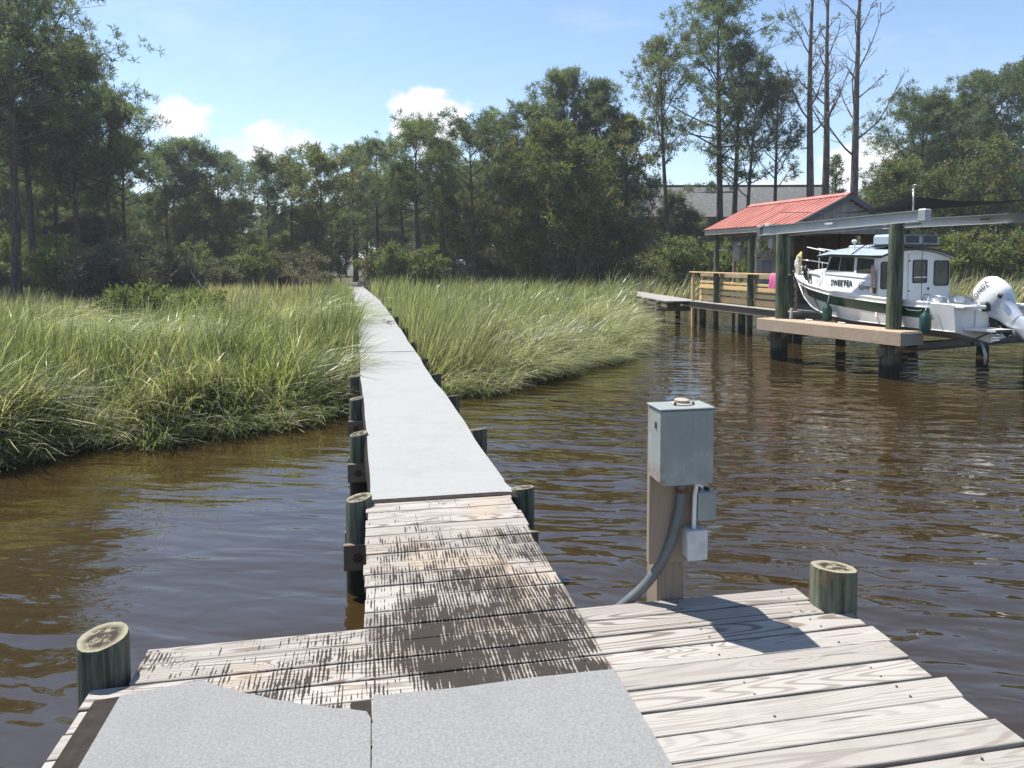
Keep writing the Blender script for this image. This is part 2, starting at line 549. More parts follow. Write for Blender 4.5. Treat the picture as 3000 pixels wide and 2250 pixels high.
def piling_mat(name, side, top, ztop_fade=0.35, wl=0.25):
    """pressure-treated piling: green-grey side with vertical checks, pale sapwood top with a dark heart, wet dark foot"""
    m, nt, b = newmat(name, 0.85, side, 0.0, 0.2)
    P = coords(nt)
    s = nt.sep(P)
    r = rnd(nt)
    off = nt.math('MULTIPLY', r, 41.0)
    streak = nt.noise(nt.comb(nt.math('ADD', nt.math('MULTIPLY', s[0], 26.0), off), nt.math('MULTIPLY', s[1], 26.0), nt.math('MULTIPLY', s[2], 1.6)), 1.0, 4.0, 0.6)
    blot = nt.noise(nt.vmath('ADD', P, nt.comb(off, off, 0.0)), 5.0, 5.0, 0.6)
    c = nt.mix(nt.rng(streak, 0.35, 0.65), tuple(0.45 * x for x in side), tuple(1.5 * x for x in side))
    c = nt.mix(nt.math('MULTIPLY', nt.rng(blot, 0.56, 0.72), 0.6), c, (0.20, 0.115, 0.06))
    wet = nt.rng(nt.node('NewGeometry').outputs['Position'], 0, 1)
    geo = nt.sep(nt.node('NewGeometry').outputs['Position'])
    c = nt.mix(nt.rng(nt.math('ADD', geo[2], nt.math('MULTIPLY', blot, 0.15)), wl, wl + 0.18, 1.0, 0.0), c, (0.02, 0.02, 0.013))
    nrm = nt.sep(nt.node('NewGeometry').outputs['True Normal'])
    rad = nt.vmath('LENGTH', nt.comb(s[0], s[1], 0.0))
    heart = nt.rng(nt.math('ADD', rad, nt.math('MULTIPLY', blot, 0.06)), 0.085, 0.125, 1.0, 0.0)
    ring = nt.math('MULTIPLY', nt.math('ADD', 1.0, nt.math('SINE', nt.math('MULTIPLY', rad, 520.0))), 0.10)
    ct = nt.mix(ring, top, tuple(0.6 * x for x in top))
    mot = nt.noise(nt.vmath('ADD', P, nt.comb(off, 0.0, off)), 22.0, 5.0, 0.7)
    ct = nt.mix(nt.math('MULTIPLY', heart, nt.rng(mot, 0.36, 0.52)), ct, (0.035, 0.025, 0.02))
    ct = nt.mix(nt.rng(mot, 0.58, 0.68, 0.0, 0.5), ct, (0.13, 0.125, 0.11))
    c = nt.mix(nt.math('GREATER_THAN', nrm[2], 0.7), c, ct)
    nt.l.new(c, b.inputs['Base Color'])
    bump(nt, b, streak, 0.6, 0.012)
    return m


piling_mat('piling', (0.098, 0.108, 0.080), (0.25, 0.235, 0.165))
piling_mat('piling_green', (0.070, 0.088, 0.058), (0.25, 0.24, 0.18), wl=0.3)

simple('nail', (0.10, 0.085, 0.075), 0.6, 0.3, 60, 0.6)
simple('bolt_rust', (0.075, 0.04, 0.025), 0.8, 0.4, 50)


def carpet_mat(name, c0, c1, rough=0.95):
    m, nt, b = newmat(name, rough, c0, 0.0, 0.2)
    P = coords(nt)
    n = nt.noise(P, 95.0, 5.0, 0.75)
    n2 = nt.noise(P, 2.2, 4.0, 0.6)
    n3 = nt.noise(P, 420.0, 2.0, 0.6)
    f = nt.math('ADD', nt.rng(n, 0.36, 0.66), nt.math('MULTIPLY', nt.math('SUBTRACT', n3, 0.5), 0.5), clamp=True)
    c = nt.mix(f, c0, c1)
    c = nt.mix(nt.rng(n2, 0.45, 0.75, 0.0, 0.28), c, tuple(0.78 * x for x in c0))
    nt.l.new(c, b.inputs['Base Color'])
    b.inputs['Sheen Weight'].default_value = 0.25
    bump(nt, b, nt.math('ADD', n3, n), 0.5, 0.004)
    return m


carpet_mat('carpet_near', (0.165, 0.167, 0.165), (0.238, 0.239, 0.235))
carpet_mat('carpet_runner', (0.250, 0.253, 0.246), (0.310, 0.312, 0.302))
simple('carpet_back', (0.036, 0.031, 0.028), 0.95, 0.3, 20, bumpd=0.003, spec=0.08)


def piling(name, x, y, top, r, parent, mat='piling', lean=(0, 0), bottom=-0.6, n=18, seed=0):
    """round piling in its parent's coordinates, slightly tapered and out of round, object origin on its axis"""
    rr = random.Random(seed + int(abs(x * 1000 + y * 77)))
    mb = MB()
    zs = [bottom, 0.0, top * 0.5, top - 0.02, top]
    wob = [1 + rr.uniform(-0.035, 0.035) for _ in range(n)]
    rows = []
    for k, z in enumerate(zs):
        f = 1.06 - 0.06 * (z - bottom) / (top - bottom)
        if k == 4:
            f -= 0.03
        row = []
        for j in range(n):
            a = 2 * math.pi * j / n
            row.append((math.cos(a) * r * f * wob[j] + lean[0] * z, math.sin(a) * r * f * wob[j] + lean[1] * z, z + (0.015 * math.cos(a + x) if k >= 3 else 0)))
        rows.append(row)
    mb.grid(rows, True)
    mb.f.append(tuple(4 * n + j for j in range(n)))
    o = mb.build(name, mat, parent, 40)
    o.location = (x, y, 0)
    return o


# ------------------------------------------------------------------ platform in the foreground
DZ = 0.6
PITCH = 0.1385
V0 = 3.285


def plank(u0, u1, vc, parent, w=0.1275, th=0.036, z=DZ, mat='plank_grey', tilt=0.0, skew=0.0):
    mb = MB()
    nseg = 6
    mb.box(((u0 + u1) / 2, vc, z - th / 2), (u1 - u0, w, th), None, 0.003)
    vs = []
    rr = random.Random(int(vc * 10000))
    cup = rr.uniform(-0.0015, 0.003)
    for (x, y, zz) in mb.v:
        t = (x - u0) / (u1 - u0)
        zz += tilt * (t - 0.5) + cup * ((y - vc) / w * 2) ** 2
        x += skew * (y - vc) if t > 0.5 else 0
        vs.append((x, y, zz))
    mb.v = vs
    return mb.build('plank', mat, parent)


rr = random.Random(3)
RIGHT = [2.13, 2.115, 2.245, 2.262, 2.235, 2.228, 2.265, 2.226, 2.24, 2.235]
for k in range(26):
    vc = V0 - PITCH * (k + 0.5)
    u1 = RIGHT[k] if k < len(RIGHT) else 2.235 + rr.uniform(-0.015, 0.02)
    u0 = -0.985 + rr.uniform(-0.006, 0.006) if k < 2 else -1.115 + rr.uniform(-0.008, 0.008)
    plank(u0, u1, vc, pier, tilt=rr.uniform(-0.004, 0.004), skew=rr.uniform(-0.05, 0.05) + (0.25 if k == 6 else 0), z=DZ + rr.uniform(-0.0025, 0.0025))
mb = MB()
for u in (-0.95, -0.45, 0.02, 0.88, 1.45, 2.02):
    mb = MB().box((u, 1.45, DZ - 0.04 - 0.095), (0.038, 3.55, 0.18), None, 0.004)
    mb.build('joist', 'joist_wood', pier)
MB().box((0.52, 3.245, DZ - 0.135), (2.92, 0.038, 0.185), None, 0.004).build('rim_joist', 'joist_wood', pier)
piling('piling', -1.105, 3.10, 0.765, 0.095, pier, seed=1, bottom=-1.2)
piling('piling', 2.215, 3.09, 0.785, 0.108, pier, seed=22, bottom=-1.2)
piling('piling', -1.1, 0.2, 0.79, 0.1, pier, seed=3, bottom=-1.2)
piling('piling', 2.2, 0.2, 0.79, 0.1, pier, seed=4, bottom=-1.2)
nm = MB()
for k in range(14):
    vc = V0 - PITCH * (k + 0.5)
    for u in (-0.95, 0.02, 0.88, 1.45, 2.02):
        for dv in (-0.035, 0.036):
            if rr.random() < 0.8:
                x, y = u + rr.uniform(-0.02, 0.02), vc + dv + rr.uniform(-0.008, 0.008)
                nm.lathe([(0.0048, -0.004), (0.0048, 0.0004), (0.0035, 0.0008)], (x, y, DZ + 0.0022), 6)
o = nm.build('nail_heads', 'nail', pier)
o['kind'] = 'stuff'

# loose carpet pieces on the platform
def sheet(name, poly, z, th, mat, label, parent_rz, nsub=0, ripple=0.0, edge_mat=None):
    """flat flexible sheet cut to a polygon in pier coordinates"""
    bm = bmesh.new()
    vs = [bm.verts.new((p[0], p[1], z)) for p in poly]
    f = bm.faces.new(vs)
    r_ = bmesh.ops.triangulate(bm, faces=[f])
    if nsub:
        bmesh.ops.subdivide_edges(bm, edges=bm.edges[:], cuts=nsub, use_grid_fill=True)
    for v in bm.verts:
        v.co.z += ripple * (math.sin(v.co.x * 5.1 + 1.0) * math.sin(v.co.y * 4.3) + 1)
    g = bmesh.ops.extrude_face_region(bm, geom=bm.faces[:])
    for e in g['geom']:
        if isinstance(e, bmesh.types.BMVert):
            e.co.z += th
    bmesh.ops.recalc_face_normals(bm, faces=bm.faces)
    me = bpy.data.meshes.new(name)
    bm.to_mesh(me)
    bm.free()
    o = link(name, me, mat)
    o.rotation_euler = (0, 0, A)
    tag(o, label, 'carpet', 'loose carpet pieces on the platform')
    return o


cut = [(-0.985, 2.925), (-0.70, 2.972)]
for t in np.linspace(0.06, 1, 16):
    cut.append((-0.70 + 0.655 * t + 0.004 * math.sin(t * 50), 2.972 - 0.325 * (t ** 0.92) - 0.025 * math.sin(t * 3.1) + 0.004 * math.sin(t * 37)))
sheet('carpet_piece', [(-0.03, 0.9), (-0.03, 2.60)] + cut[::-1] + [(-0.985, 0.9)], DZ + 0.004, 0.008, 'carpet_near',
      'grey felt carpet piece with a curved cut corner, left of the seam', A)
sheet('carpet_piece', [(0.975, 0.9), (0.955, 2.732), (0.6, 2.736), (0.3, 2.724), (0.1, 2.733), (0.03, 2.727), (-0.02, 2.742), (-0.024, 2.5), (-0.018, 0.9)], DZ + 0.005, 0.008, 'carpet_near',
      'grey felt carpet piece with a straight far edge, right of the seam', A)
MB().prism([(-1.075, 0.9), (-0.985, 0.9), (-0.985, 2.925), (-1.075, 2.915)], DZ + 0.004, DZ + 0.0075).build('carpet_backing', 'carpet_back')
o = bpy.data.objects['carpet_backing']
o.rotation_euler = (0, 0, A)
tag(o, 'dark brown strip of carpet backing along the left edge of the platform', 'carpet')
o = MB().prism([(-0.1, 2.595), (-0.027, 2.6), (-0.03, 2.72), (-0.105, 2.715)], DZ + 0.0042, DZ + 0.0075).build('adhesive_patch', 'carpet_back')
o.rotation_euler = (0, 0, A)
tag(o, 'small black patch of carpet backing left at the seam of the carpet pieces', 'carpet')

# ------------------------------------------------------------------ walkway across the marsh
walk = empty('walkway', (0, 0, 0), A, 'long narrow boardwalk on pilings running over the water into the marsh', 'walkway')
rr = random.Random(5)
for k in range(14):
    vc = V0 + 0.0035 + PITCH * (k + 0.5)
    plank(-0.065 + rr.uniform(-0.012, 0.008), 0.95 + rr.uniform(-0.01, 0.012), vc, walk, tilt=rr.uniform(-0.006, 0.006), z=DZ + rr.uniform(-0.003, 0.003))


def wc(v):
    """centre line of the walkway in pier coordinates"""
    return float(np.interp(v, [3, 5.0, 7.5, 10, 15, 22, 30, 47, 56], [0.445, 0.455, 0.40, 0.30, 0.17, -0.02, -0.30, -1.28, -2.0]))


WV = [3.3, 5.1, 7.1, 9.0, 10.8, 12.6, 14.6, 17, 19.5, 22, 25, 28, 32, 36, 41, 46, 50, 54.8]
for sgn in (-1, 1):
    for a_, b_ in zip(WV[:-1], WV[1:]):
        MB().bar((wc(a_) + sgn * 0.43, a_, DZ - 0.14), (wc(b_) + sgn * 0.43, b_ - 0.002, DZ - 0.14), 0.04, 0.19, ch=0.004).build('stringer', 'joist_wood', walk)
rows = []
vv = np.linspace(5.235, 55, 200)
top = MB().grid([[(wc(v) - 0.5, v, DZ - 0.02), (wc(v) + 0.5, v, DZ - 0.02)] for v in vv]).build('decking', 'joist_wood', walk)
pv = [(5.03, 0.655), (7.0, 0.63), (8.85, 0.62), (10.65, 0.61), (12.45, 0.60), (14.5, 0.66), (17.5, 0.66), (21, 0.66), (25, 0.66)]
for i, (v, tp) in enumerate(pv):
    for sgn in (-1, 1):
        du = 0.575 if sgn < 0 else 0.60
        piling('piling', wc(v) + sgn * du, v + (0.04 if sgn > 0 else -0.05), tp if sgn < 0 else tp - 0.03, 0.088, walk, seed=i * 2 + sgn, bottom=-0.9, n=14)
    # split cap: paired cross timbers through-bolted at the pilings
    for dv in (-0.118, 0.12):
        MB().box((wc(v), v + dv - 0.01, DZ - 0.33), (1.36, 0.04, 0.18), None, 0.004).build('cross_timber', 'joist_wood', walk)
    for sgn in (-1, 1):
        MB().lathe([(0.034, 0), (0.034, 0.008), (0.016, 0.010), (0.016, 0.022)], (wc(v) + sgn * 0.585, v - 0.149, DZ - 0.33), 12, Matrix.Rotation(R(90), 3, 'X')).build('bolt', 'bolt_rust', walk)

# carpet runner over the walkway
def runner():
    root = empty('carpet_runner', (0, 0, 0), A, 'long pale grey carpet runner rolled out along the boardwalk', 'carpet')
    rr = random.Random(9)
    top, left, right = [], [], []
    vs = np.concatenate([np.linspace(5.04, 12, 300), np.linspace(12.1, 54.9, 230)])
    nx = 9
    for v in vs:
        c = wc(v)
        wl = 0.50 + 0.005 * math.sin(v * 1.9) + 0.003 * math.sin(v * 4.3)
        wr = 0.505 + 0.009 * math.sin(v * 1.55 + 0.6) + 0.004 * math.sin(v * 3.7) + (0.05 * math.exp(-((v - 5.04) / 0.12) ** 2))
        row = []
        for j in range(nx):
            t = j / (nx - 1)
            x = c - wl + (wl + wr) * t
            # low puckers across the boards
            z = DZ + 0.014 + 0.0016 * math.cos((v - 3.285) * 2 * math.pi / PITCH) * (0.6 + 0.4 * math.sin(v * 1.3 + x)) + 0.0012 * math.sin(v * 6.1 + x * 2) + (0.006 if (v > 17.2 and v < 17.45) else 0)
            if t == 1 and v < 5.3:
                z -= 0.01
            row.append((x, v, z))
        top.append(row)
    t = MB().grid(top).build('pile_surface', 'carpet_runner', root, True)
    # turned-down front hem and the long left flap showing brown backing
    fr = [[(p[0], p[1], p[2]) for p in top[0]], [(p[0], p[1] - 0.02, p[2] - 0.008) for p in top[0]], [(p[0] + 0.012 * (j == nx - 1), p[1] - 0.047, DZ + 0.004 - (0.03 if j == nx - 1 else 0)) for j, p in enumerate(top[0])]]
    MB().grid(fr[::-1]).build('front_hem', 'carpet_back', root, True)
    flap = []
    for row in top:
        v = row[0][1]
        d = 0.105 if v < 10.2 else 0.035
        d *= 1 + 0.06 * math.sin(v * 2.3)
        p = row[0]
        flap.append([(p[0] - 0.012 - 0.004 * math.sin(v * 3.1) - d * 0.12, v, p[2] - d), (p[0] - 0.016, v, p[2] - 0.025), p])
    MB().grid(flap).build('side_flap', 'carpet_back', root, True)
    flap = []
    for row in top:
        v, p = row[-1][1], row[-1]
        flap.append([p, (p[0] + 0.004, v, p[2] - 0.02)])
    MB().grid(flap).build('side_hem', 'carpet_back', root, True)
    MB().box((wc(22.0), 22.0, DZ + 0.019), (1.0, 0.05, 0.012), None, 0.003).build('seam', 'carpet_back', root)
    MB().box((wc(13.2), 13.2, DZ + 0.0165), (1.0, 0.018, 0.006), None, 0.002).build('seam', 'carpet_back', root)
    return root


runner()


def twig_litter():
    mb = MB()
    r2 = random.Random(4)
    for k in range(14):
        x, y = wc(19.4) + 0.30 + r2.gauss(0, 0.09), 19.4 + r2.gauss(0, 0.55)
        a, l = r2.uniform(0, 3.1), r2.uniform(0.05, 0.16)
        mb.tube([(x, y, DZ + 0.022), (x + l * 0.5 * math.cos(a), y + l * 0.5 * math.sin(a), DZ + 0.035), (x + l * math.cos(a + 0.3), y + l * math.sin(a + 0.3), DZ + 0.022)], 0.007, 5)
    o = mb.build('twig_litter', 'bolt_rust')
    o.rotation_euler = (0, 0, A)
    tag(o, 'scatter of dark twigs lying on the far part of the carpet runner', 'twigs', kind='stuff')


twig_litter()

# ------------------------------------------------------------------ electrical pedestal
def pedestal():
    simple('box_grey', (0.24, 0.268, 0.264), 0.45, 0.10, 5, spec=0.4, dirt=(0.34, 0.35, 0.33))
    simple('box_white', (0.50, 0.51, 0.50), 0.6, 0.2, 18, dirt=(0.28, 0.28, 0.30))
    simple('pvc_white', (0.66, 0.67, 0.66), 0.5, 0.12, 12)
    simple('conduit_grey', (0.105, 0.115, 0.12), 0.5, 0.15, 12)
    simple('strap_rust', (0.14, 0.05, 0.025), 0.85, 0.4, 40)
    simple('hub_tan', (0.34, 0.30, 0.24), 0.6, 0.2, 20)
    simple('black_plastic', (0.02, 0.02, 0.022), 0.5, 0.2, 10)
    mt = MATS['box_grey']
    nt = NT(mt.node_tree)
    b = mt.node_tree.nodes['Principled BSDF']
    old = b.inputs['Base Color'].links[0].from_socket
    P = coords(nt)
    s = nt.sep(P)
    n = nt.noise(P, 26.0, 6.0, 0.7)
    rust = nt.math('MULTIPLY', nt.math('MULTIPLY', nt.rng(s[2], 1.25, 1.38, 1.0, 0.0), nt.rng(s[0], -0.15, -0.10, 1.0, 0.0)), nt.rng(n, 0.42, 0.62))
    sc = nt.noise(nt.vmath('MULTIPLY', P, (60.0, 60.0, 14.0)), 1.0, 3.0, 0.6)
    c = nt.mix(nt.rng(sc, 0.66, 0.72, 0.0, 0.5), old, (0.45, 0.46, 0.44))
    drip = nt.noise(nt.vmath('MULTIPLY', P, (45.0, 45.0, 2.2)), 1.0, 4.0, 0.6)
    c = nt.mix(nt.rng(drip, 0.52, 0.75, 0.0, 0.35), c, (0.16, 0.165, 0.15))
    nt.l.new(nt.mix(nt.math('MULTIPLY', rust, 0.85), c, (0.22, 0.10, 0.035)), b.inputs['Base Color'])
    root = empty('power_pedestal', (0, 0, 0), A, 'grey electrical box on a square timber post at the far edge of the platform', 'electrical box')
    root.location = (math.cos(A) * 1.445 - math.sin(A) * 3.36, math.sin(A) * 1.445 + math.cos(A) * 3.36, 0)
    # local: x along the boards, y away from the platform; the post axis is the origin
    MB().box((0, 0, 0.36), (0.142, 0.142, 2.3), None, 0.006).build('post', 'post_wood', root)
    MB().box((-0.015, -0.092, 1.20), (0.235, 0.038, 0.80), None, 0.005).build('backboard', 'post_wood', root)
    bx = MB().box((-0.013, -0.190, 1.425), (0.262, 0.155, 0.348), None, 0.006).build('meter_box', 'box_grey', root)
    MB().box((-0.013, -0.2705, 1.419), (0.264, 0.006, 0.352), None, 0.0025).build('box_cover', 'box_grey', bx)
    MB().box((-0.013, -0.19, 1.6035), (0.276, 0.172, 0.008), None, 0.003).build('rain_lip', 'box_grey', bx)
    MB().lathe([(0.052, 0), (0.052, 0.006), (0.036, 0.010), (0.036, 0.022), (0.028, 0.026)], (0.0, -0.175, 1.607), 18).build('hub_cap', 'hub_tan', bx, 40)
    for sx in (-0.045, 0.047):
        MB().lathe([(0.007, 0), (0.007, 0.012), (0.004, 0.016)], (0.0 + sx, -0.2, 1.607), 8).build('screw', 'nail', bx)
    MB().box((-0.1465, -0.21, 1.52), (0.006, 0.012, 0.03), None, 0.001).build('latch', 'nail', bx)
    MB().box((0.1215, -0.262, 1.55), (0.006, 0.01, 0.04), None, 0.001).build('hinge', 'nail', bx)
    # knockout fitting, white pipe and the two small boxes
    z0 = 1.25
    pp = MB().tube([(0.088, -0.17, 1.255), (0.088, -0.165, 1.21), (0.083, -0.155, 1.15), (0.083, -0.15, 0.985)], 0.0115, 10).build('conduit_pipe', 'pvc_white', root, 40)
    MB().tube([(0.06, -0.19, 1.235), (0.085, -0.185, 1.238), (0.11, -0.185, 1.236)], [0.016, 0.019, 0.016], 10).build('elbow', 'pvc_white', pp, 40)
    MB().tube([(0.112, -0.185, 1.236), (0.118, -0.186, 1.236)], 0.011, 10).build('elbow_opening', 'black_plastic', pp)
    b1 = MB().box((0.145, -0.125, 1.095), (0.092, 0.07, 0.135), None, 0.006).build('outlet_box', 'box_grey', root)
    MB().box((0.145, -0.1625, 1.092), (0.096, 0.006, 0.14), None, 0.0025).build('outlet_cover', 'box_grey', b1)
    MB().box((0.16, -0.125, 1.17), (0.02, 0.03, 0.016), None, 0.003).build('clip', 'black_plastic', b1)
    MB().box((0.112, -0.11, 1.17), (0.03, 0.04, 0.024), None, 0.003).build('fitting', 'black_plastic', b1)
    b2 = MB().box((0.085, -0.145, 0.915), (0.098, 0.08, 0.14), None, 0.005).build('junction_box', 'box_white', root)
    MB().box((0.085, -0.1885, 0.912), (0.104, 0.007, 0.148), None, 0.003).build('junction_cover', 'box_white', b2)
    MB().box((0.115, -0.085, 0.95), (0.05, 0.03, 0.28), None, 0.003).build('mounting_block', 'post_wood', root)
    # grey flexible conduit sweeping down under the platform
    pts = [(0.02, -0.145, 1.26), (0.02, -0.143, 1.18), (0.015, -0.14, 1.10), (-0.005, -0.135, 1.00), (-0.03, -0.125, 0.90), (-0.075, -0.105, 0.79), (-0.14, -0.075, 0.68), (-0.22, -0.03, 0.58), (-0.31, 0.0, 0.50)]
    V = [Vector(p) for p in pts]
    fine = []
    for k in range(len(V) - 1):
        p0, p1, p2, p3 = V[max(k - 1, 0)], V[k], V[k + 1], V[min(k + 2, len(V) - 1)]
        for t in np.linspace(0, 1, 5)[:-1]:
            t = float(t)
            fine.append(0.5 * ((2 * p1) + (p2 - p0) * t + (2 * p0 - 5 * p1 + 4 * p2 - p3) * t * t + (3 * p1 - p0 - 3 * p2 + p3) * t ** 3))
    fine.append(V[-1])
    cd = MB().tube(fine, 0.0245, 14).build('conduit', 'conduit_grey', root, 50)
    MB().tube([(0.02, -0.144, 1.185), (0.02, -0.143, 1.165)], 0.0275, 14).build('strap', 'strap_rust', cd, 40)


pedestal()


# ------------------------------------------------------------------ vegetation
def leaf_mat(name, dark, lite, dead, trans=0.35, rough=0.6):
    m = bpy.data.materials.new(name)
    m.use_nodes = True
    MATS[name] = m
    nt = NT(m.node_tree)
    nt.n.clear()
    t = nt.node('Attribute', attribute_name='tint').outputs['Fac']
    w = nt.node('Attribute', attribute_name='warm').outputs['Fac']
    r = rnd(nt)
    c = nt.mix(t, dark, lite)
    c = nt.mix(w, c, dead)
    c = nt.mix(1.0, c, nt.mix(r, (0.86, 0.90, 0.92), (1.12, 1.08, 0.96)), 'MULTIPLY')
    d = nt.node('BsdfPrincipled', {'Base Color': c, 'Roughness': rough, 'Specular IOR Level': 0.5 if name == 'grass' else 0.3})
    tr = nt.node('BsdfTranslucent', {'Color': nt.mix(1.0, c, (1.45, 1.5, 0.85), 'MULTIPLY')})
    mx = nt.node('MixShader', {0: trans, 1: d.outputs[0], 2: tr.outputs[0]})
    nt.node('OutputMaterial', {0: mx.outputs[0]})
    return m


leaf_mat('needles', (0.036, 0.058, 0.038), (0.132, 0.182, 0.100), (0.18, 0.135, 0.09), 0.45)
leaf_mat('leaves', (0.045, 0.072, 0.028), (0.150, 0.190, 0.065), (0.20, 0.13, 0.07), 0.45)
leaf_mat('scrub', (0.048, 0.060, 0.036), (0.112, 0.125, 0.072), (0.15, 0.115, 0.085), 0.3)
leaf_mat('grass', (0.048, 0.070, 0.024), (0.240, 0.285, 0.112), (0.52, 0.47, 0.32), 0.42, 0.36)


def bark_mat(name, c0, c1):
    m, nt, b = newmat(name, 0.95, c0, 0, 0.1)
    P = coords(nt)
    s = nt.sep(P)
    n = nt.noise(nt.comb(nt.math('MULTIPLY', s[0], 9.0), nt.math('MULTIPLY', s[1], 9.0), nt.math('MULTIPLY', s[2], 2.2)), 1.0, 4.0, 0.65)
    nt.l.new(nt.mix(nt.rng(n, 0.35, 0.65), c0, c1), b.inputs['Base Color'])
    bump(nt, b, n, 0.8, 0.04)


bark_mat('bark', (0.042, 0.033, 0.028), (0.115, 0.090, 0.075))
bark_mat('bark_dead', (0.075, 0.060, 0.055), (0.19, 0.155, 0.14))


def unit(v):
    return v / np.maximum(np.linalg.norm(v, axis=-1, keepdims=True), 1e-6)


def sprays(C, K, length, width, rs, outward=None, up=0.35, rad=0.2, tint_c=None, warm=0.0):
    """K thin leaf faces round every centre in C; returns vertices, quads and tints"""
    n = len(C)
    d = rs.normal(size=(n, K, 3))
    d[..., 2] += up
    if outward is not None:
        d += outward[:, None, :] * 0.6
    d = unit(d)
    c = C[:, None, :] + d * rs.uniform(0.0, rad, (n, K, 1))
    L = rs.uniform(0.65, 1.25, (n, K, 1)) * length
    s = unit(np.cross(d, rs.normal(size=(n, K, 3))))
    W = rs.uniform(0.7, 1.2, (n, K, 1)) * width * 0.5
    a = c - s * W
    b = c + s * W
    e = c + d * L
    v = np.stack([a, b, e + s * W * 0.35, e - s * W * 0.35], 2).reshape(-1, 3)
    q = np.arange(n * K * 4).reshape(-1, 4)
    tc = rs.uniform(0.1, 0.9, n) if tint_c is None else tint_c
    t = np.clip(tc[:, None] + rs.uniform(-0.2, 0.2, (n, K)), 0, 1)
    w = (rs.uniform(0, 1, (n, K)) < warm) * rs.uniform(0.4, 1.0, (n, K)) if np.isscalar(warm) else np.clip(warm[:, None] + rs.uniform(-0.2, 0.2, (n, K)), 0, 1)
    return v, q, {'tint': np.repeat(t.ravel(), 4), 'warm': np.repeat(w.ravel(), 4)}


def limb_path(p0, az, length, tilt, rs, n=5, droop=0.0):
    pts = [p0]
    d = np.array([math.cos(az) * math.cos(tilt), math.sin(az) * math.cos(tilt), math.sin(tilt)])
    for k in range(n):
        d = d + np.array([rs.normal() * 0.13, rs.normal() * 0.13, rs.normal() * 0.07 + 0.10 - droop])
        d = d / np.linalg.norm(d)
        pts.append(pts[-1] + d * length / n)
    return pts


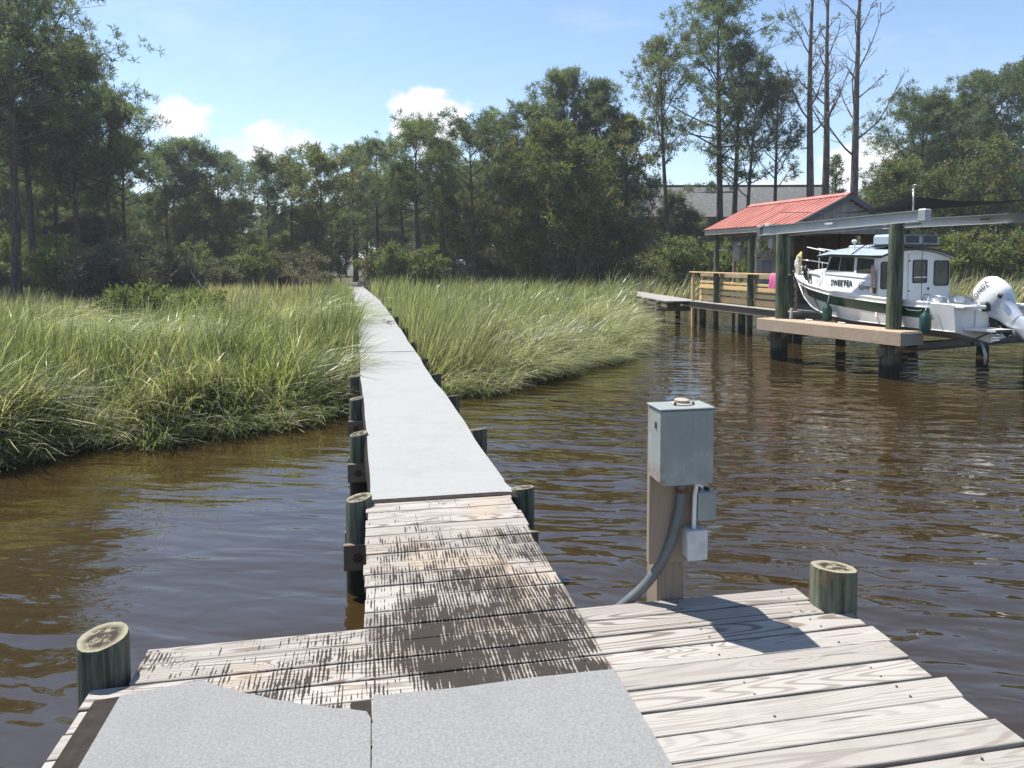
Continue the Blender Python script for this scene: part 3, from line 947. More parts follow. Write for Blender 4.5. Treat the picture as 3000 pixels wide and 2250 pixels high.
def tree_meshes(style, h, cb, spread, lean, seed):
    rs = np.random.RandomState(seed)
    trunk = MB()
    r0 = 0.011 * h + 0.055
    if style in ('leafy', 'brown'):
        r0 *= 0.8
    elif style == 'thin':
        r0 *= 0.85
    pts, rad = [], []
    wx, wy = rs.uniform(-1, 1), rs.uniform(-1, 1)
    nseg = 12
    for k in range(nseg + 1):
        t = k / nseg
        pts.append(np.array([lean * h * t + 0.012 * h * math.sin(t * 5 + wx * 3) * wx, 0.012 * h * math.sin(t * 4 + wy * 3) * wy, h * t * 0.985]))
        rad.append(max(0.02, r0 * (1 - 0.86 * t ** 1.1)) * (1.25 if k == 0 else 1))
    trunk.tube(pts, rad, 10)
    pts = np.array(pts)

    def tp(t):
        x = t * nseg
        i = min(int(x), nseg - 1)
        return pts[i] + (pts[i + 1] - pts[i]) * (x - i)
    br = MB()
    C, OUT, TI = [], [], []
    ga = rs.uniform(0, 6.28)
    if style in ('pine', 'full', 'thin', 'brown', 'bare'):
        nl = int({'pine': 22, 'full': 38, 'thin': 20, 'brown': 22, 'bare': 17}[style] * (0.75 + 0.5 * (1 - cb)))
        for i in range(nl):
            t = cb + (0.985 - cb) * ((i + rs.uniform(0, 1)) / nl) ** 0.9
            q = (t - cb) / (1 - cb)
            prof = (0.55 + 0.75 * math.sin(math.pi * min(1, 0.18 + 0.72 * q)) - 0.55 * q ** 2.2)
            L = spread * max(0.22, prof) * rs.uniform(0.62, 1.08)
            if style == 'bare':
                L = spread * rs.uniform(0.35, 1.0) * (1 - 0.45 * q)
            ga += 2.4 + rs.uniform(-0.5, 0.5)
            tilt = R(rs.uniform(2, 22) + 34 * q + (22 if style in ('bare', 'thin') else 0))
            p = limb_path(tp(t), ga, L, tilt, rs, 5, 0.03 if style in ('pine', 'full') else -0.02)
            rl = max(0.018, 0.30 * r0 * (1 - 0.6 * q)) * (0.9 if style != 'bare' else 0.75)
            br.tube(p, [rl * (1 - 0.75 * k / 5) for k in range(6)], 5, False)
            nt_ = {'pine': 3, 'full': 3, 'thin': 6, 'brown': 3, 'bare': 8}[style]
            for j in range(nt_):
                k = rs.uniform(1.4 if style != 'bare' else 1.0, 5)
                i0 = min(int(k), 4)
                base = p[i0] + (p[i0 + 1] - p[i0]) * (k - i0)
                az2 = ga + rs.choice([-1, 1]) * rs.uniform(0.3, 1.2)
                l2 = L * rs.uniform(0.16, 0.36)
                p2 = limb_path(base, az2, l2, R(rs.uniform(5, 45)), rs, 2)
                br.tube(p2, [rl * 0.35, rl * 0.25, 0.008], 4, False)
                tcol = rs.uniform(0.0, 1.0) ** 1.2
                if style == 'bare':
                    p3 = limb_path(p2[1], az2 + rs.uniform(-1, 1), l2 * 0.6, R(rs.uniform(0, 60)), rs, 2)
                    br.tube(p3, [rl * 0.22, 0.012, 0.008], 3, False)
                    if rs.uniform() < 0.5:
                        C.append(p2[-1]); OUT.append(np.zeros(3)); TI.append(tcol)
                    continue
                if style == 'thin':
                    for e in (p2[-1], p2[1]):
                        o = np.array([math.cos(ga), math.sin(ga), 0.0])
                        C.append(e + rs.normal(size=3) * 0.12); OUT.append(o); TI.append(tcol)
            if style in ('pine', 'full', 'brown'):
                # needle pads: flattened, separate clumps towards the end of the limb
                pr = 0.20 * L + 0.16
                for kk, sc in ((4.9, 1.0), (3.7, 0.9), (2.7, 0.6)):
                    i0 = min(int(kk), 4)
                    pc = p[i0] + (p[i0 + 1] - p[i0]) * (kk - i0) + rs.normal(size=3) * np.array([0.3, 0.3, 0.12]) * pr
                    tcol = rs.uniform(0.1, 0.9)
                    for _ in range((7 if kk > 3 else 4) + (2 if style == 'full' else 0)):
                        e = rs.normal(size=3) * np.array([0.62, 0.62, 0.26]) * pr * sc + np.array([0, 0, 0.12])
                        C.append(pc + e); OUT.append(np.array([e[0], e[1], 0.15])); TI.append(np.clip(tcol + 0.5 * e[2] / pr, 0, 1))  # tint rises with height, so sunlit pad tops are painted in
            if style != 'bare':
                C.append(p[-1]); OUT.append(np.array([math.cos(ga), math.sin(ga), 0.2])); TI.append(rs.uniform(0.3, 0.9))
        if style != 'bare':
            for _ in range(10):
                C.append(tp(0.99) + rs.normal(size=3) * np.array([0.25, 0.25, 0.35])); OUT.append(np.array([0, 0, 1.0])); TI.append(rs.uniform(0.4, 0.9))
        C, OUT, TI = np.array(C), np.array(OUT), np.array(TI)
        if style == 'bare':
            fo = sprays(C, 5, 0.11, 0.07, rs, None, 0, 0.18, TI * 0.3, np.full(len(C), 0.9))
        elif style == 'thin':
            fo = sprays(C, 26, 0.22, 0.045, rs, OUT, 0.3, 0.22, TI, np.clip(rs.normal(0.22, 0.2, len(C)), 0, 1))
        elif style == 'brown':
            fo = sprays(C, 26, 0.19, 0.070, rs, OUT, 0.4, 0.26, TI, np.clip(rs.normal(0.14, 0.24, len(C)), 0, 1))
        else:
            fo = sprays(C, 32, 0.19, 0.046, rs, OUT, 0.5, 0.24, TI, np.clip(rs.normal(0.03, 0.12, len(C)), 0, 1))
    elif style == 'cedar':
        n = 150
        t = rs.uniform(cb, 1, n)
        a = rs.uniform(0, 6.28, n)
        r_ = spread * (1.05 - t) ** 0.7 * rs.uniform(0.35, 1.0, n)
        C = np.stack([r_ * np.cos(a), r_ * np.sin(a), t * h], 1)
        OUT = np.stack([np.cos(a), np.sin(a), 0.6 + 0 * a], 1)
        for k in range(0, n, 5):
            br.tube([tp(max(0.05, t[k] - 0.05)), C[k]], [0.03, 0.012], 4, False)
        fo = sprays(C, 26, 0.2, 0.06, rs, OUT, 0.3, 0.25)
    else:  # leafy, shrub
        nb = 26 if style == 'leafy' else 14
        CC = []
        for i in range(nb):
            t = cb + (0.97 - cb) * (i + rs.uniform()) / nb
            q = (t - cb) / (1 - cb)
            ga += 2.4 + rs.uniform(-0.6, 0.6)
            L = spread * (0.35 + 0.75 * math.sin(math.pi * (0.15 + 0.75 * q))) * rs.uniform(0.55, 1.05)
            p = limb_path(tp(t * 0.92), ga, L, R(rs.uniform(8, 30) + 30 * q), rs, 4)
            rl = max(0.014, 0.28 * r0 * (1 - 0.5 * q))
            br.tube(p, [rl, rl * .8, rl * .6, rl * .4, 0.01], 5, False)
            for k in range(2, 5):
                for _ in range(3):
                    CC.append((p[k] + rs.normal(size=3) * np.array([0.32, 0.32, 0.22]) * (0.25 * L + 0.2), rs.uniform(0.1, 0.9)))
        C = np.array([c[0] for c in CC])
        TI = np.array([c[1] for c in CC])
        C[:, 2] = np.maximum(C[:, 2], 0.15)
        wm = np.clip(rs.normal(0.12, 0.22, len(C)), 0, 1)
        fo = sprays(C, 34, 0.15, 0.10, rs, None, 0.35, 0.42, TI, wm)
    return trunk, br, fo


def make_tree(x, y, h, style, cb, spread, lean, seed, label, cat='tree', group=None, name=None):
    if style in ('pine', 'full', 'thin', 'brown'):
        h -= 0.45
    trunk, br, (V, Q, tint) = tree_meshes(style, h, cb, spread, lean, seed)
    nm = name or {'pine': 'pine_tree', 'full': 'pine_tree', 'thin': 'pine_tree', 'brown': 'leafy_tree', 'bare': 'dead_pine', 'cedar': 'cedar_tree', 'leafy': 'leafy_tree'}[style]
    z = float(gz(x, y)) - 0.05
    root = empty(nm, (x, y, z), 0.0, label, cat, group)
    bk = 'bark_dead' if style == 'bare' else 'bark'
    tr = trunk.build('trunk', bk, root, 60)
    br.build('branches', bk, tr, True)
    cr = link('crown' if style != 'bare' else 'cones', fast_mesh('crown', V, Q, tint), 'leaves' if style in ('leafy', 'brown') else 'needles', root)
    if style == 'bare':
        cr['kind'] = 'stuff'
    return root



TREES = [
    (-23.0, 33.0, 16.0, 'full', 0.42, 4.6, 0.02, 3, 'tallest pine at the left edge of the picture, long limbs reaching right'),
    (-26.9, 36.0, 15.9, 'full', 0.4, 4.0, 0.0, 10, 'tall pine half cut off by the left edge of the picture'),
    (-24.8, 37.0, 13.8, 'full', 0.45, 3.6, -0.01, 17, 'tall pine just behind the tallest pine at the left edge'),
    (-22.9, 38.0, 12.7, 'full', 0.42, 3.4, -0.02, 24, 'pine with layered dark limbs, third tall trunk from the left edge'),
    (-22.0, 39.0, 10.7, 'pine', 0.5, 2.7, 0.03, 31, 'slim pine with a bent top, right end of the tall left group'),
    (-22.7, 42.0, 9.1, 'pine', 0.52, 2.3, 0.0, 38, 'short-crowned pine right beside the slim bent pine on the left'),
    (-25.4, 40.0, 10.0, 'pine', 0.35, 3.0, 0.0, 45, 'bushy pine filling the gap between the tall trunks on the left'),
    (-24.1, 50.0, 9.7, 'pine', 0.45, 2.2, 0.0, 52, 'round-topped pine against the left cloud, left one of two'),
    (-22.9, 51.0, 10.1, 'pine', 0.55, 2.6, 0.0, 59, 'flat-crowned pine against the left cloud, right one of two'),
    (-21.2, 52.0, 9.3, 'pine', 0.55, 2.8, 0.0, 66, 'open pine right of the two pines under the left cloud'),
    (-17.0, 50.0, 8.8, 'pine', 0.42, 3.0, 0.0, 73, 'broad round pine above the left end of the low tree line'),
    (-16.0, 52.0, 8.6, 'pine', 0.4, 2.6, 0.0, 80, 'dense pine next to the broad round pine in the low tree line'),
    (-13.0, 49.0, 9.0, 'brown', 0.4, 2.9, 0.0, 87, 'pine with a rust-brown tinged crown above the marsh'),
    (-12.9, 58.5, 11.2, 'pine', 0.55, 2.2, 0.0, 94, 'pine with a small tufted crown left of the boardwalk end'),
    (-9.8, 52.0, 10.5, 'pine', 0.45, 2.5, 0.0, 101, 'dark pine directly behind the far end of the boardwalk'),
    (-6.1, 46.0, 10.6, 'pine', 0.5, 2.7, 0.0, 108, 'tall pine in front of the bright cumulus cloud'),
    (-4.8, 50.0, 10.1, 'pine', 0.5, 2.2, 0.0, 115, 'narrow pine right of the one before the bright cloud'),
    (-7.3, 48.0, 8.4, 'pine', 0.55, 2.0, -0.01, 122, 'thin pine left of the one before the bright cloud'),
    (-2.2, 43.0, 10.2, 'pine', 0.52, 3.0, -0.035, 129, 'pine with a crooked trunk that bends at its foot'),
    (-0.7, 48.0, 11.3, 'pine', 0.3, 3.0, 0.0, 136, 'dense green pine at the left side of the big tree clump'),
    (1.0, 46.0, 11.9, 'pine', 0.25, 3.2, 0.0, 143, 'full bushy pine on the left shoulder of the big clump'),
    (3.3, 47.0, 14.3, 'full', 0.22, 3.3, 0.0, 150, 'highest pointed pine of the big clump in the middle'),
    (5.4, 46.0, 13.2, 'full', 0.22, 3.2, 0.0, 157, 'broad dark pine on the right of the pointed pine'),
    (7.2, 45.0, 11.0, 'brown', 0.25, 2.9, 0.0, 164, 'brown-tinged tree on the right shoulder of the big clump'),
    (2.2, 41.0, 9.7, 'brown', 0.35, 2.9, 0.0, 171, 'russet tinged leafy tree in front of the big clump'),
    (4.2, 40.0, 7.9, 'leafy', 0.18, 2.7, 0.0, 178, 'bright green bushy tree at the front of the big clump'),
    (0.6, 42.0, 6.3, 'leafy', 0.18, 2.6, 0.0, 185, 'yellow-green leafy tree low on the left of the big clump'),
    (9.1, 41.0, 14.6, 'thin', 0.5, 3.0, -0.05, 192, 'slender pine with sparse grey-green crown and cones, leaning left'),
    (13.0, 45.0, 18.7, 'full', 0.45, 4.2, -0.01, 199, 'tall green pine with a full crown, left of the bare pines'),
    (14.2, 46.0, 15.9, 'pine', 0.4, 2.8, 0.02, 206, 'dark pine right beside the tall full-crowned pine'),
    (14.1, 44.0, 13.0, 'thin', 0.45, 3.0, 0.07, 213, 'leaning pine with open crown between the full pine and the bare pines'),
    (16.9, 46.0, 13.6, 'thin', 0.5, 3.2, 0.0, 220, 'small-crowned slim pine just left of the bare pines'),
    (18.1, 44.0, 20.8, 'bare', 0.45, 4.4, 0.012, 227, 'bare dead pine with many twigs, left of the three'),
    (19.7, 46.0, 21.4, 'bare', 0.45, 3.6, 0.025, 234, 'bare dead pine, middle of the three'),
    (20.4, 43.0, 21.0, 'bare', 0.4, 4.4, 0.01, 241, 'bare dead pine with few stub branches, right of the three'),
    (11.2, 50.0, 6.6, 'thin', 0.35, 1.5, 0.0, 248, 'sparse small tree standing before the house roof, left'),
    (12.6, 50.0, 5.6, 'thin', 0.35, 1.2, 0.0, 255, 'thin sapling before the house roof, near the full pine'),
    (23.4, 52.0, 9.5, 'cedar', 0.1, 1.3, 0.0, 262, 'small dark cedar beside the rightmost bare pine'),
    (28.5, 50.0, 13.2, 'full', 0.3, 4.2, 0.0, 269, 'layered pine at the left end of the right-hand woods'),
    (31.6, 52.0, 13.4, 'full', 0.28, 3.6, 0.0, 276, 'broad pine behind the layered pine on the right'),
    (33.0, 50.0, 14.8, 'full', 0.22, 4.4, 0.0, 283, 'big dense pine of the right-hand woods'),
    (34.4, 48.0, 14.9, 'full', 0.22, 4.4, 0.0, 290, 'big pine cut by the right edge of the picture'),
    (24.7, 46.0, 8.2, 'brown', 0.25, 2.4, 0.0, 297, 'brown-tipped small tree right of the red roof'),
    (26.5, 44.0, 7.5, 'leafy', 0.18, 3.0, 0.0, 304, 'dark leafy tree above the boat lift beam'),
    (29.5, 44.0, 8.8, 'leafy', 0.15, 3.4, 0.0, 311, 'russet-flecked leafy tree on the right above the lift beam'),
    (26.4, 52.0, 7.4, 'pine', 0.2, 1.8, 0.0, 318, 'small young pine just right of the red roof gable'),
]
for (x, y, h, st, cb, sp, ln, sd, lab) in TREES:
    make_tree(x, y, h, st, cb, sp, ln, sd, lab)


# trees deeper in the wood: copies of a few kinds, set back behind the front row
SKY_X = [-400, 0, 200, 300, 430, 520, 600, 700, 760, 820, 900, 1000, 1100, 1220, 1300, 1400, 1500, 1600, 1650, 1750, 1850, 1900, 2560, 2620, 2700, 2800, 2900, 3000, 3400]
SKY_Y = [-100, 0, 230, 340, 470, 450, 450, 530, 500, 490, 520, 470, 450, 410, 430, 390, 370, 280, 250, 300, 420, 500, 490, 380, 330, 300, 260, 230, 200]


REGIONS = [(-900, 'at the far left behind the tallest pine'), (150, 'behind the pine with layered dark limbs'), (300, 'behind the slim bent pine on the left'), (450, 'under the left cloud'),
           (620, 'in the dip right of the left cloud'), (760, 'behind the broad round pine'), (900, 'behind the rust-tinged pine'), (1010, 'behind the end of the boardwalk'),
           (1160, 'below the bright cumulus cloud'), (1340, 'behind the crooked pine'), (1480, 'left of the pointed top of the big clump'), (1700, 'right of the pointed top of the big clump'),
           (1900, 'between the big clump and the boathouse'), (2500, 'at the left end of the right-hand woods'), (2750, 'above the outboard motor on the right'), (2900, 'at the right edge of the picture')]


def region(ax):
    return [t for a, t in REGIONS if ax >= a][-1]


def back_wood():
    rs = np.random.RandomState(5)
    protos = []
    for i, (st, cb, sp) in enumerate([('pine', 0.30, 3.2), ('pine', 0.42, 2.8), ('pine', 0.22, 3.2), ('brown', 0.2, 3.0), ('leafy', 0.12, 3.2), ('leafy', 0.15, 2.6)]):
        h = 11.0 if st == 'pine' else 8.0
        t = make_tree(0, 60, h, st, cb, sp, 0.0, 400 + i, None, None)
        protos.append((t, h, st))
    used = set()
    n = 0
    for i in range(215):
        right = i % 5 == 4
        ax = rs.uniform(2560, 3300) if right else rs.uniform(-350, 1840)
        y = rs.uniform(50, 74)
        k = int(rs.choice([0, 0, 1, 1, 2, 2, 3, 4, 5]))
        x = (ax - 1500) / 2090 * y
        zt = 2.3 + (762 - np.interp(ax, SKY_X, SKY_Y)) / 2090 * y
        h = (zt - gz(x, y)) * rs.uniform(0.60, 0.82)
        if i >= 170:
            k = int(rs.choice([3, 4, 5]))
            ax = -380 + (i - 170) * 52.0 + rs.uniform(-15, 15)
            y = rs.uniform(62, 80)
            x = (ax - 1500) / 2090 * y
            h = rs.uniform(5.0, 7.0)
        elif k >= 3:
            h = min(h * rs.uniform(0.45, 0.8), 9 if ax < 1650 else 4.5)
            y = rs.uniform(47, 56)
            x = (ax - 1500) / 2090 * y
        t, h0, st = protos[k]
        c = t if k not in used else copy_tree(t)
        used.add(k)
        s = float(h / h0)
        c.location = (x, y, float(gz(x, y)) - 0.05)
        c.scale = (s ** 0.75, s ** 0.75, s)
        c.rotation_euler = (0, 0, rs.uniform(0, 6.28))
        if st == 'pine':
            tag(c, 'pine deep in the wood, ' + region(ax), 'tree', 'pines deep in the wood')
        else:
            tag(c, ('leafy' if st == 'leafy' else 'brown-flecked') + ' undergrowth tree ' + region(ax), 'tree', 'leafy trees among the pines')


back_wood()


def shrub(name, h, sp, seed, mat, label, cat='shrub', group=None, dens=1.0, leaf=(0.12, 0.075), warm=0.1):
    rs = np.random.RandomState(seed)
    br = MB()
    C = []
    for i in range(int(15 * dens)):
        a = rs.uniform(0, 6.28)
        p = limb_path(np.array([rs.normal() * 0.12, rs.normal() * 0.12, 0.0]), a, h * rs.uniform(0.6, 1.0), R(rs.uniform(35, 80)), rs, 4)
        for q in p[1:]:
            q[:2] *= sp / h * 1.3
        br.tube(p, [0.03, 0.025, 0.018, 0.012, 0.006], 4, False)
        for k in range(1, 5):
            for _ in range(4):
                C.append(p[k] + rs.normal(size=3) * np.array([0.2, 0.2, 0.14]) * h * 0.32)
    C = np.array(C)
    C[:, 2] = np.clip(C[:, 2], 0.05, None)
    V, Q, tint = sprays(C, 26, leaf[0], leaf[1], rs, None, 0.4, 0.24, None, np.clip(rs.normal(warm, 0.2, len(C)), 0, 1))
    root = empty(name, (0, 0, 0), 0, label, cat, group)
    br.build('stems', 'bark', root)
    link('foliage', fast_mesh('foliage', V, Q, tint), mat, root)
    return root


def put(o, x, y, s=1.0, rz=0.0, sz=None):
    o.location = (x, y, float(gz(x, y)) - 0.03)
    o.scale = (s, s, sz or s)
    o.rotation_euler = (0, 0, rz)
    return o


def shrubs():
    rs = np.random.RandomState(17)
    G = 'scrub along the far edge of the marsh'
    protos = [shrub('marsh_shrub', 2.2, 1.5, 31, 'scrub', None, None, None, 1.0, (0.13, 0.07), 0.25),
              shrub('marsh_shrub', 2.0, 1.6, 32, 'scrub', None, None, None, 1.0, (0.11, 0.07), 0.5),
              shrub('marsh_shrub', 2.4, 1.6, 33, 'leaves', None, None, None, 1.1, (0.12, 0.08), 0.05)]
    lab = ['grey-green scrub bush ', 'brownish twiggy scrub bush ', 'green leafy bush ']
    used = set()
    for i in range(96):
        k = int(rs.choice([0, 0, 1, 2, 2]))
        ax = rs.uniform(-150, 1990) if i % 6 else rs.uniform(2560, 3200)
        y = rs.uniform(40, 49) if ax > 500 else rs.uniform(30, 44)
        if 1880 < ax < 2000:
            y = rs.uniform(38, 44)
        x = (ax - 1500) / 2090 * y
        if abs(x + 0.2292 * y + 0.05) < 2.2:
            x += 3.5
        c = protos[k] if k not in used else copy_tree(protos[k])
        used.add(k)
        put(c, x, y, rs.uniform(0.8, 1.35), rs.uniform(0, 6.28), rs.uniform(0.65, 1.35))
        tag(c, lab[k] + region(ax).replace('behind', 'at the foot of').replace('at the foot of the end', 'near the end'), 'shrub', G)
    big = shrub('wax_myrtle', 3.0, 2.0, 41, 'leaves', None, None, None, 1.5, (0.13, 0.08), 0.02)
    spots = [(9.2, 36.5, 1.12, 'rounded green bush behind the slim railing corner of the boathouse'), (11.3, 37.5, 1.0, 'green bush seen through the posts of the boathouse'),
             (22.0, 36.5, 1.15, 'bright green bush right behind the boat cabin'), (25.0, 36.0, 1.2, 'bright green bush above the outboard motor'),
             (27.6, 37.0, 1.2, 'bright green bush at the right edge under the lift beam'), (18.8, 38.0, 1.1, 'green bush hidden behind the boat windshield'),
             (14.5, 39.0, 1.1, 'green bush behind the boathouse door'), (31, 37, 1.2, 'green bush beyond the right edge of the boat lift')]
    for i, (x, y, s, lb) in enumerate(spots):
        c = big if i == 0 else copy_tree(big)
        put(c, x, y, s, i * 1.3)
        tag(c, lb, 'shrub', 'green bushes behind the boathouse and the boat')
    b = shrub('marsh_elder', 1.5, 1.35, 51, 'leaves', 'bright yellow-green rounded bush standing in the left marsh grass', 'shrub', None, 1.3, (0.10, 0.05), 0.0)
    put(b, -10.0, 19.0, 0.95)
    b = shrub('marsh_elder', 1.4, 1.3, 52, 'leaves', 'smaller yellow-green bush beside the rounded one in the left marsh', 'shrub', None, 1.2, (0.10, 0.05), 0.0)
    put(b, -8.6, 19.3, 0.85)
    # fallen grey branches at the wood's edge
    for i, (x, y, l, a, lb) in enumerate([(-19.5, 31, 2.6, 0.5, 'pale forked dead branch rising from the left marsh edge'), (-16.5, 32, 3.4, 0.2, 'long pale fallen branch lying low at the left marsh edge'),
                                          (-14.2, 33, 2.4, 2.4, 'short pale dead branch right of the long fallen one')]):
        mb = MB()
        r2 = np.random.RandomState(60 + i)
        p = limb_path(np.array([0, 0, 0.5]), a, l, R(22), r2, 6)
        mb.tube(p, [0.06, 0.055, 0.05, 0.04, 0.03, 0.02, 0.01], 6)
        for k in (2, 3, 4):
            q = limb_path(p[k], a + r2.choice([-1, 1]) * 0.8, l * 0.35, R(50), r2, 3)
            mb.tube(q, [0.03, 0.025, 0.015, 0.008], 5)
        o = mb.build('fallen_branch', 'bark_dead', None, True)
        o.location = (x, y, float(gz(x, y)))
        tag(o, lb, 'branch', 'dead branches in the left marsh')


shrubs()


def grass():
    rs = np.random.RandomState(23)
    # tussocks first: each has its own lean, height and colour; blades grow round their tussock
    NT_, BL = 17000, 16
    u = rs.uniform(0, 1, NT_)
    d0, d1 = 6.3, 47.0
    y = 1.0 / (1 / d0 + u * (1 / d1 - 1 / d0))
    x = rs.uniform(-0.92, 0.92, NT_) * y
    dd = y - shore(x)
    gap = np.sin(x * 1.15 + 1.9 * np.sin(y * 0.8)) * np.sin(y * 1.0 + 1.5 * np.sin(x * 0.7)) + rs.normal(0, 0.16, NT_)
    keep = (dd > -0.15) & ~((x > 30) & (y < 30)) & ((gap > -0.52) | (y > 26))
    x, y = x[keep], y[keep]
    # low fringe leaning out over the water
    nf = 1500
    fx = np.concatenate([rs.uniform(-9.5, -1.2, nf // 2), rs.uniform(-1.2, 4.2, nf // 2)])
    fy = shore(fx) + rs.uniform(-0.42, 0.15, nf)
    kf = np.sin(fx * 3.3 + 0.5) + 0.7 * np.sin(fx * 7.9) + rs.normal(0, 0.5, nf) > -0.55
    fx, fy = fx[kf], fy[kf]
    nf = len(fx)
    fringe = np.concatenate([np.zeros(len(x), bool), np.ones(nf, bool)])
    x, y = np.concatenate([x, fx]), np.concatenate([y, fy])
    nt_ = len(x)
    th = np.clip(rs.normal(1.0, 0.17, nt_), 0.55, 1.45)
    tb = rs.normal(0, 0.12, nt_)
    ta = rs.normal(0, 0.35, nt_)
    tt_ = rs.normal(0, 0.20, nt_)
    tw = np.clip(rs.normal(0.0, 0.12, nt_), 0, 1) + (rs.uniform(0, 1, nt_) < 0.05) * 0.5
    ti = np.repeat(np.arange(nt_), BL)
    n = len(ti)
    rad = (0.10 + 0.010 * y[ti]) * np.sqrt(rs.uniform(0, 1, n)) * 1.5
    ra = rs.uniform(0, 2 * math.pi, n)
    ox, oy = rad * np.cos(ra), rad * np.sin(ra)
    x, y = x[ti] + ox, y[ti] + oy
    dd = y - shore(x)
    cu, cv = x * math.cos(A) + y * math.sin(A), -x * math.sin(A) + y * math.cos(A)
    c = np.interp(cv, [3, 5.0, 7.5, 10, 15, 22, 30, 47, 56], [0.445, 0.455, 0.40, 0.30, 0.17, -0.02, -0.30, -1.28, -2.0])
    fr = fringe[ti]
    keep = ((dd > -0.25) | fr) & (np.abs(cu - c) > 0.62)
    keep &= ~((np.abs(x - 5.75 + 0.03 * (y - 29)) < 0.75) & (y > 24) & (y < 36))
    x, y, dd, cu, c, ti, ra, fr = [q[keep] for q in (x, y, dd, cu, c, ti, ra, fr)]
    n = len(x)

    def fld(sx, sy, p):
        return np.sin(x * sx + 1.7 * np.sin(y * sy * 0.7 + p)) * np.sin(y * sy + 1.3 * np.sin(x * sx * 0.6 + 2 * p))
    f1, f2, f3 = fld(0.55, 0.6, 0.3), fld(1.7, 1.5, 1.1), fld(0.23, 0.27, 2.2)
    right = cu > c
    front = np.exp(-np.maximum(dd, 0) / 2.1)
    L = rs.uniform(0.7, 1.15, n) * th[ti] * (1.02 + 0.16 * f1 + 0.10 * f2) + 0.1 * (y > 24)
    lodge = np.clip(1 - dd / 9, 0, 1) * (y < 27)
    bend = np.where(right, 0.34 + 0.52 * lodge + 0.20 * f2, 0.22 + 0.48 * front + 0.62 * np.clip(f1 + 0.15, 0, 1) * (y < 24))
    bend += rs.normal(0, 0.09, n) + tb[ti]
    L *= np.where(right & (dd < 8), 1.42, 1.0)
    L *= np.where(~right & (y < 20), 1.16, 1.0)
    brush = np.clip((y - 17) / 5, 0, 1) * np.clip((-6.5 - x) / 4, 0, 1)
    L *= 1 - 0.38 * brush
    swath = np.clip(f1 * 1.6 + 0.1, 0, 1) * ~right * (y < 24)
    L *= 1 + 0.22 * swath
    bend = np.where(right & (cu - c < 2.0), bend * 0.45, bend)
    bend = np.where(swath > 0.35, np.maximum(bend, 0.62 + 0.3 * swath + rs.normal(0, 0.08, n)), bend)
    bend = np.clip(bend, 0.04, 0.97)
    az = np.where(right, 0.05 + 0.6 * f2, -0.2 + 0.8 * f2 - 0.75 * front * (x < -3.5)) + ta[ti] + rs.normal(0, 0.30, n)
    # outer blades of a tussock splay away from its heart
    spl = rs.uniform(0, 1, n) < 0.22
    az = np.where(spl & (rs.uniform(0, 1, n) > 0.6 * swath), ra, az)
    bend = np.where(spl, bend * 0.7, bend)
    L = np.where(fr, L * rs.uniform(0.45, 0.75, n), L)
    bend = np.where(fr, np.clip(rs.normal(0.78, 0.14, n), 0.3, 0.97), bend)
    az = np.where(fr, rs.normal(-0.55, 0.75, n), az)
    W = np.where(y < 16, 0.0100, 0.00062 * y) * rs.uniform(0.6, 1.35, n)
    tint = np.clip(0.42 + 0.24 * f1 + 0.14 * f3 + 1.5 * tt_[ti] + rs.normal(0, 0.20, n) + 0.14 * right - 0.25 * brush + 0.22 * swath + 0.2 * fr, 0, 1)  # tussock shading and swath highlights painted in along with colour variation
    warm = np.clip(rs.normal(0.04, 0.10, n) + tw[ti] + 0.34 * np.clip(f3 + 0.1, 0, 1) * (y > 20) * (x < -6) + 0.42 * ((x > 6) & (y > 28)) + 0.12 * lodge * right + brush * rs.uniform(0, 0.75, n), 0, 1)
    dead = rs.uniform(0, 1, n) < (0.08 + 0.10 * (front > 0.6) + 0.16 * ((x < -9) & (y > 17)))
    warm = np.where(dead, rs.uniform(0.5, 1, n), warm)
    z0 = gz(x, y) - 0.03
    z0 = np.maximum(z0, -0.12)
    S = 4
    ts = np.linspace(0, 1, S + 1)
    dx, dy = np.cos(az), np.sin(az)
    fa = rs.uniform(0, math.pi, n)
    px, py = np.cos(fa), np.sin(fa)
    V = np.zeros((n, S + 1, 2, 3), dtype=np.float32)
    for k, t in enumerate(ts):
        hor = L * bend * (0.22 * t + 0.78 * t ** 1.9)
        ver = L * (t - (0.70 * bend) * t ** 2.2)
        w = W * (1.0 - 0.85 * t ** 1.5)
        cx, cy, cz = x + dx * hor, y + dy * hor, z0 + ver
        V[:, k, 0] = np.stack([cx - px * w, cy - py * w, cz], 1)
        V[:, k, 1] = np.stack([cx + px * w, cy + py * w, cz + 0.3 * w], 1)
    base = (np.arange(n) * (S + 1) * 2)[:, None]
    Q = np.concatenate([base + np.array([2 * k, 2 * k + 1, 2 * k + 3, 2 * k + 2])[None, :] for k in range(S)], 0)
    tt = np.repeat((tint[:, None] * np.ones(S + 1)[None, :]).ravel(), 2)
    ww = np.repeat((np.clip(warm[:, None] + (1 - ts)[None, :] ** 3 * 0.25, 0, 1)).ravel(), 2)
    me = fast_mesh('marsh_grass', V.reshape(-1, 3), Q, {'tint': tt, 'warm': ww})
    o = link('marsh_grass', me, 'grass')
    tag(o, 'tall green cordgrass of the marsh, lodged and bent over by the wind', 'grass', kind='stuff')


grass()


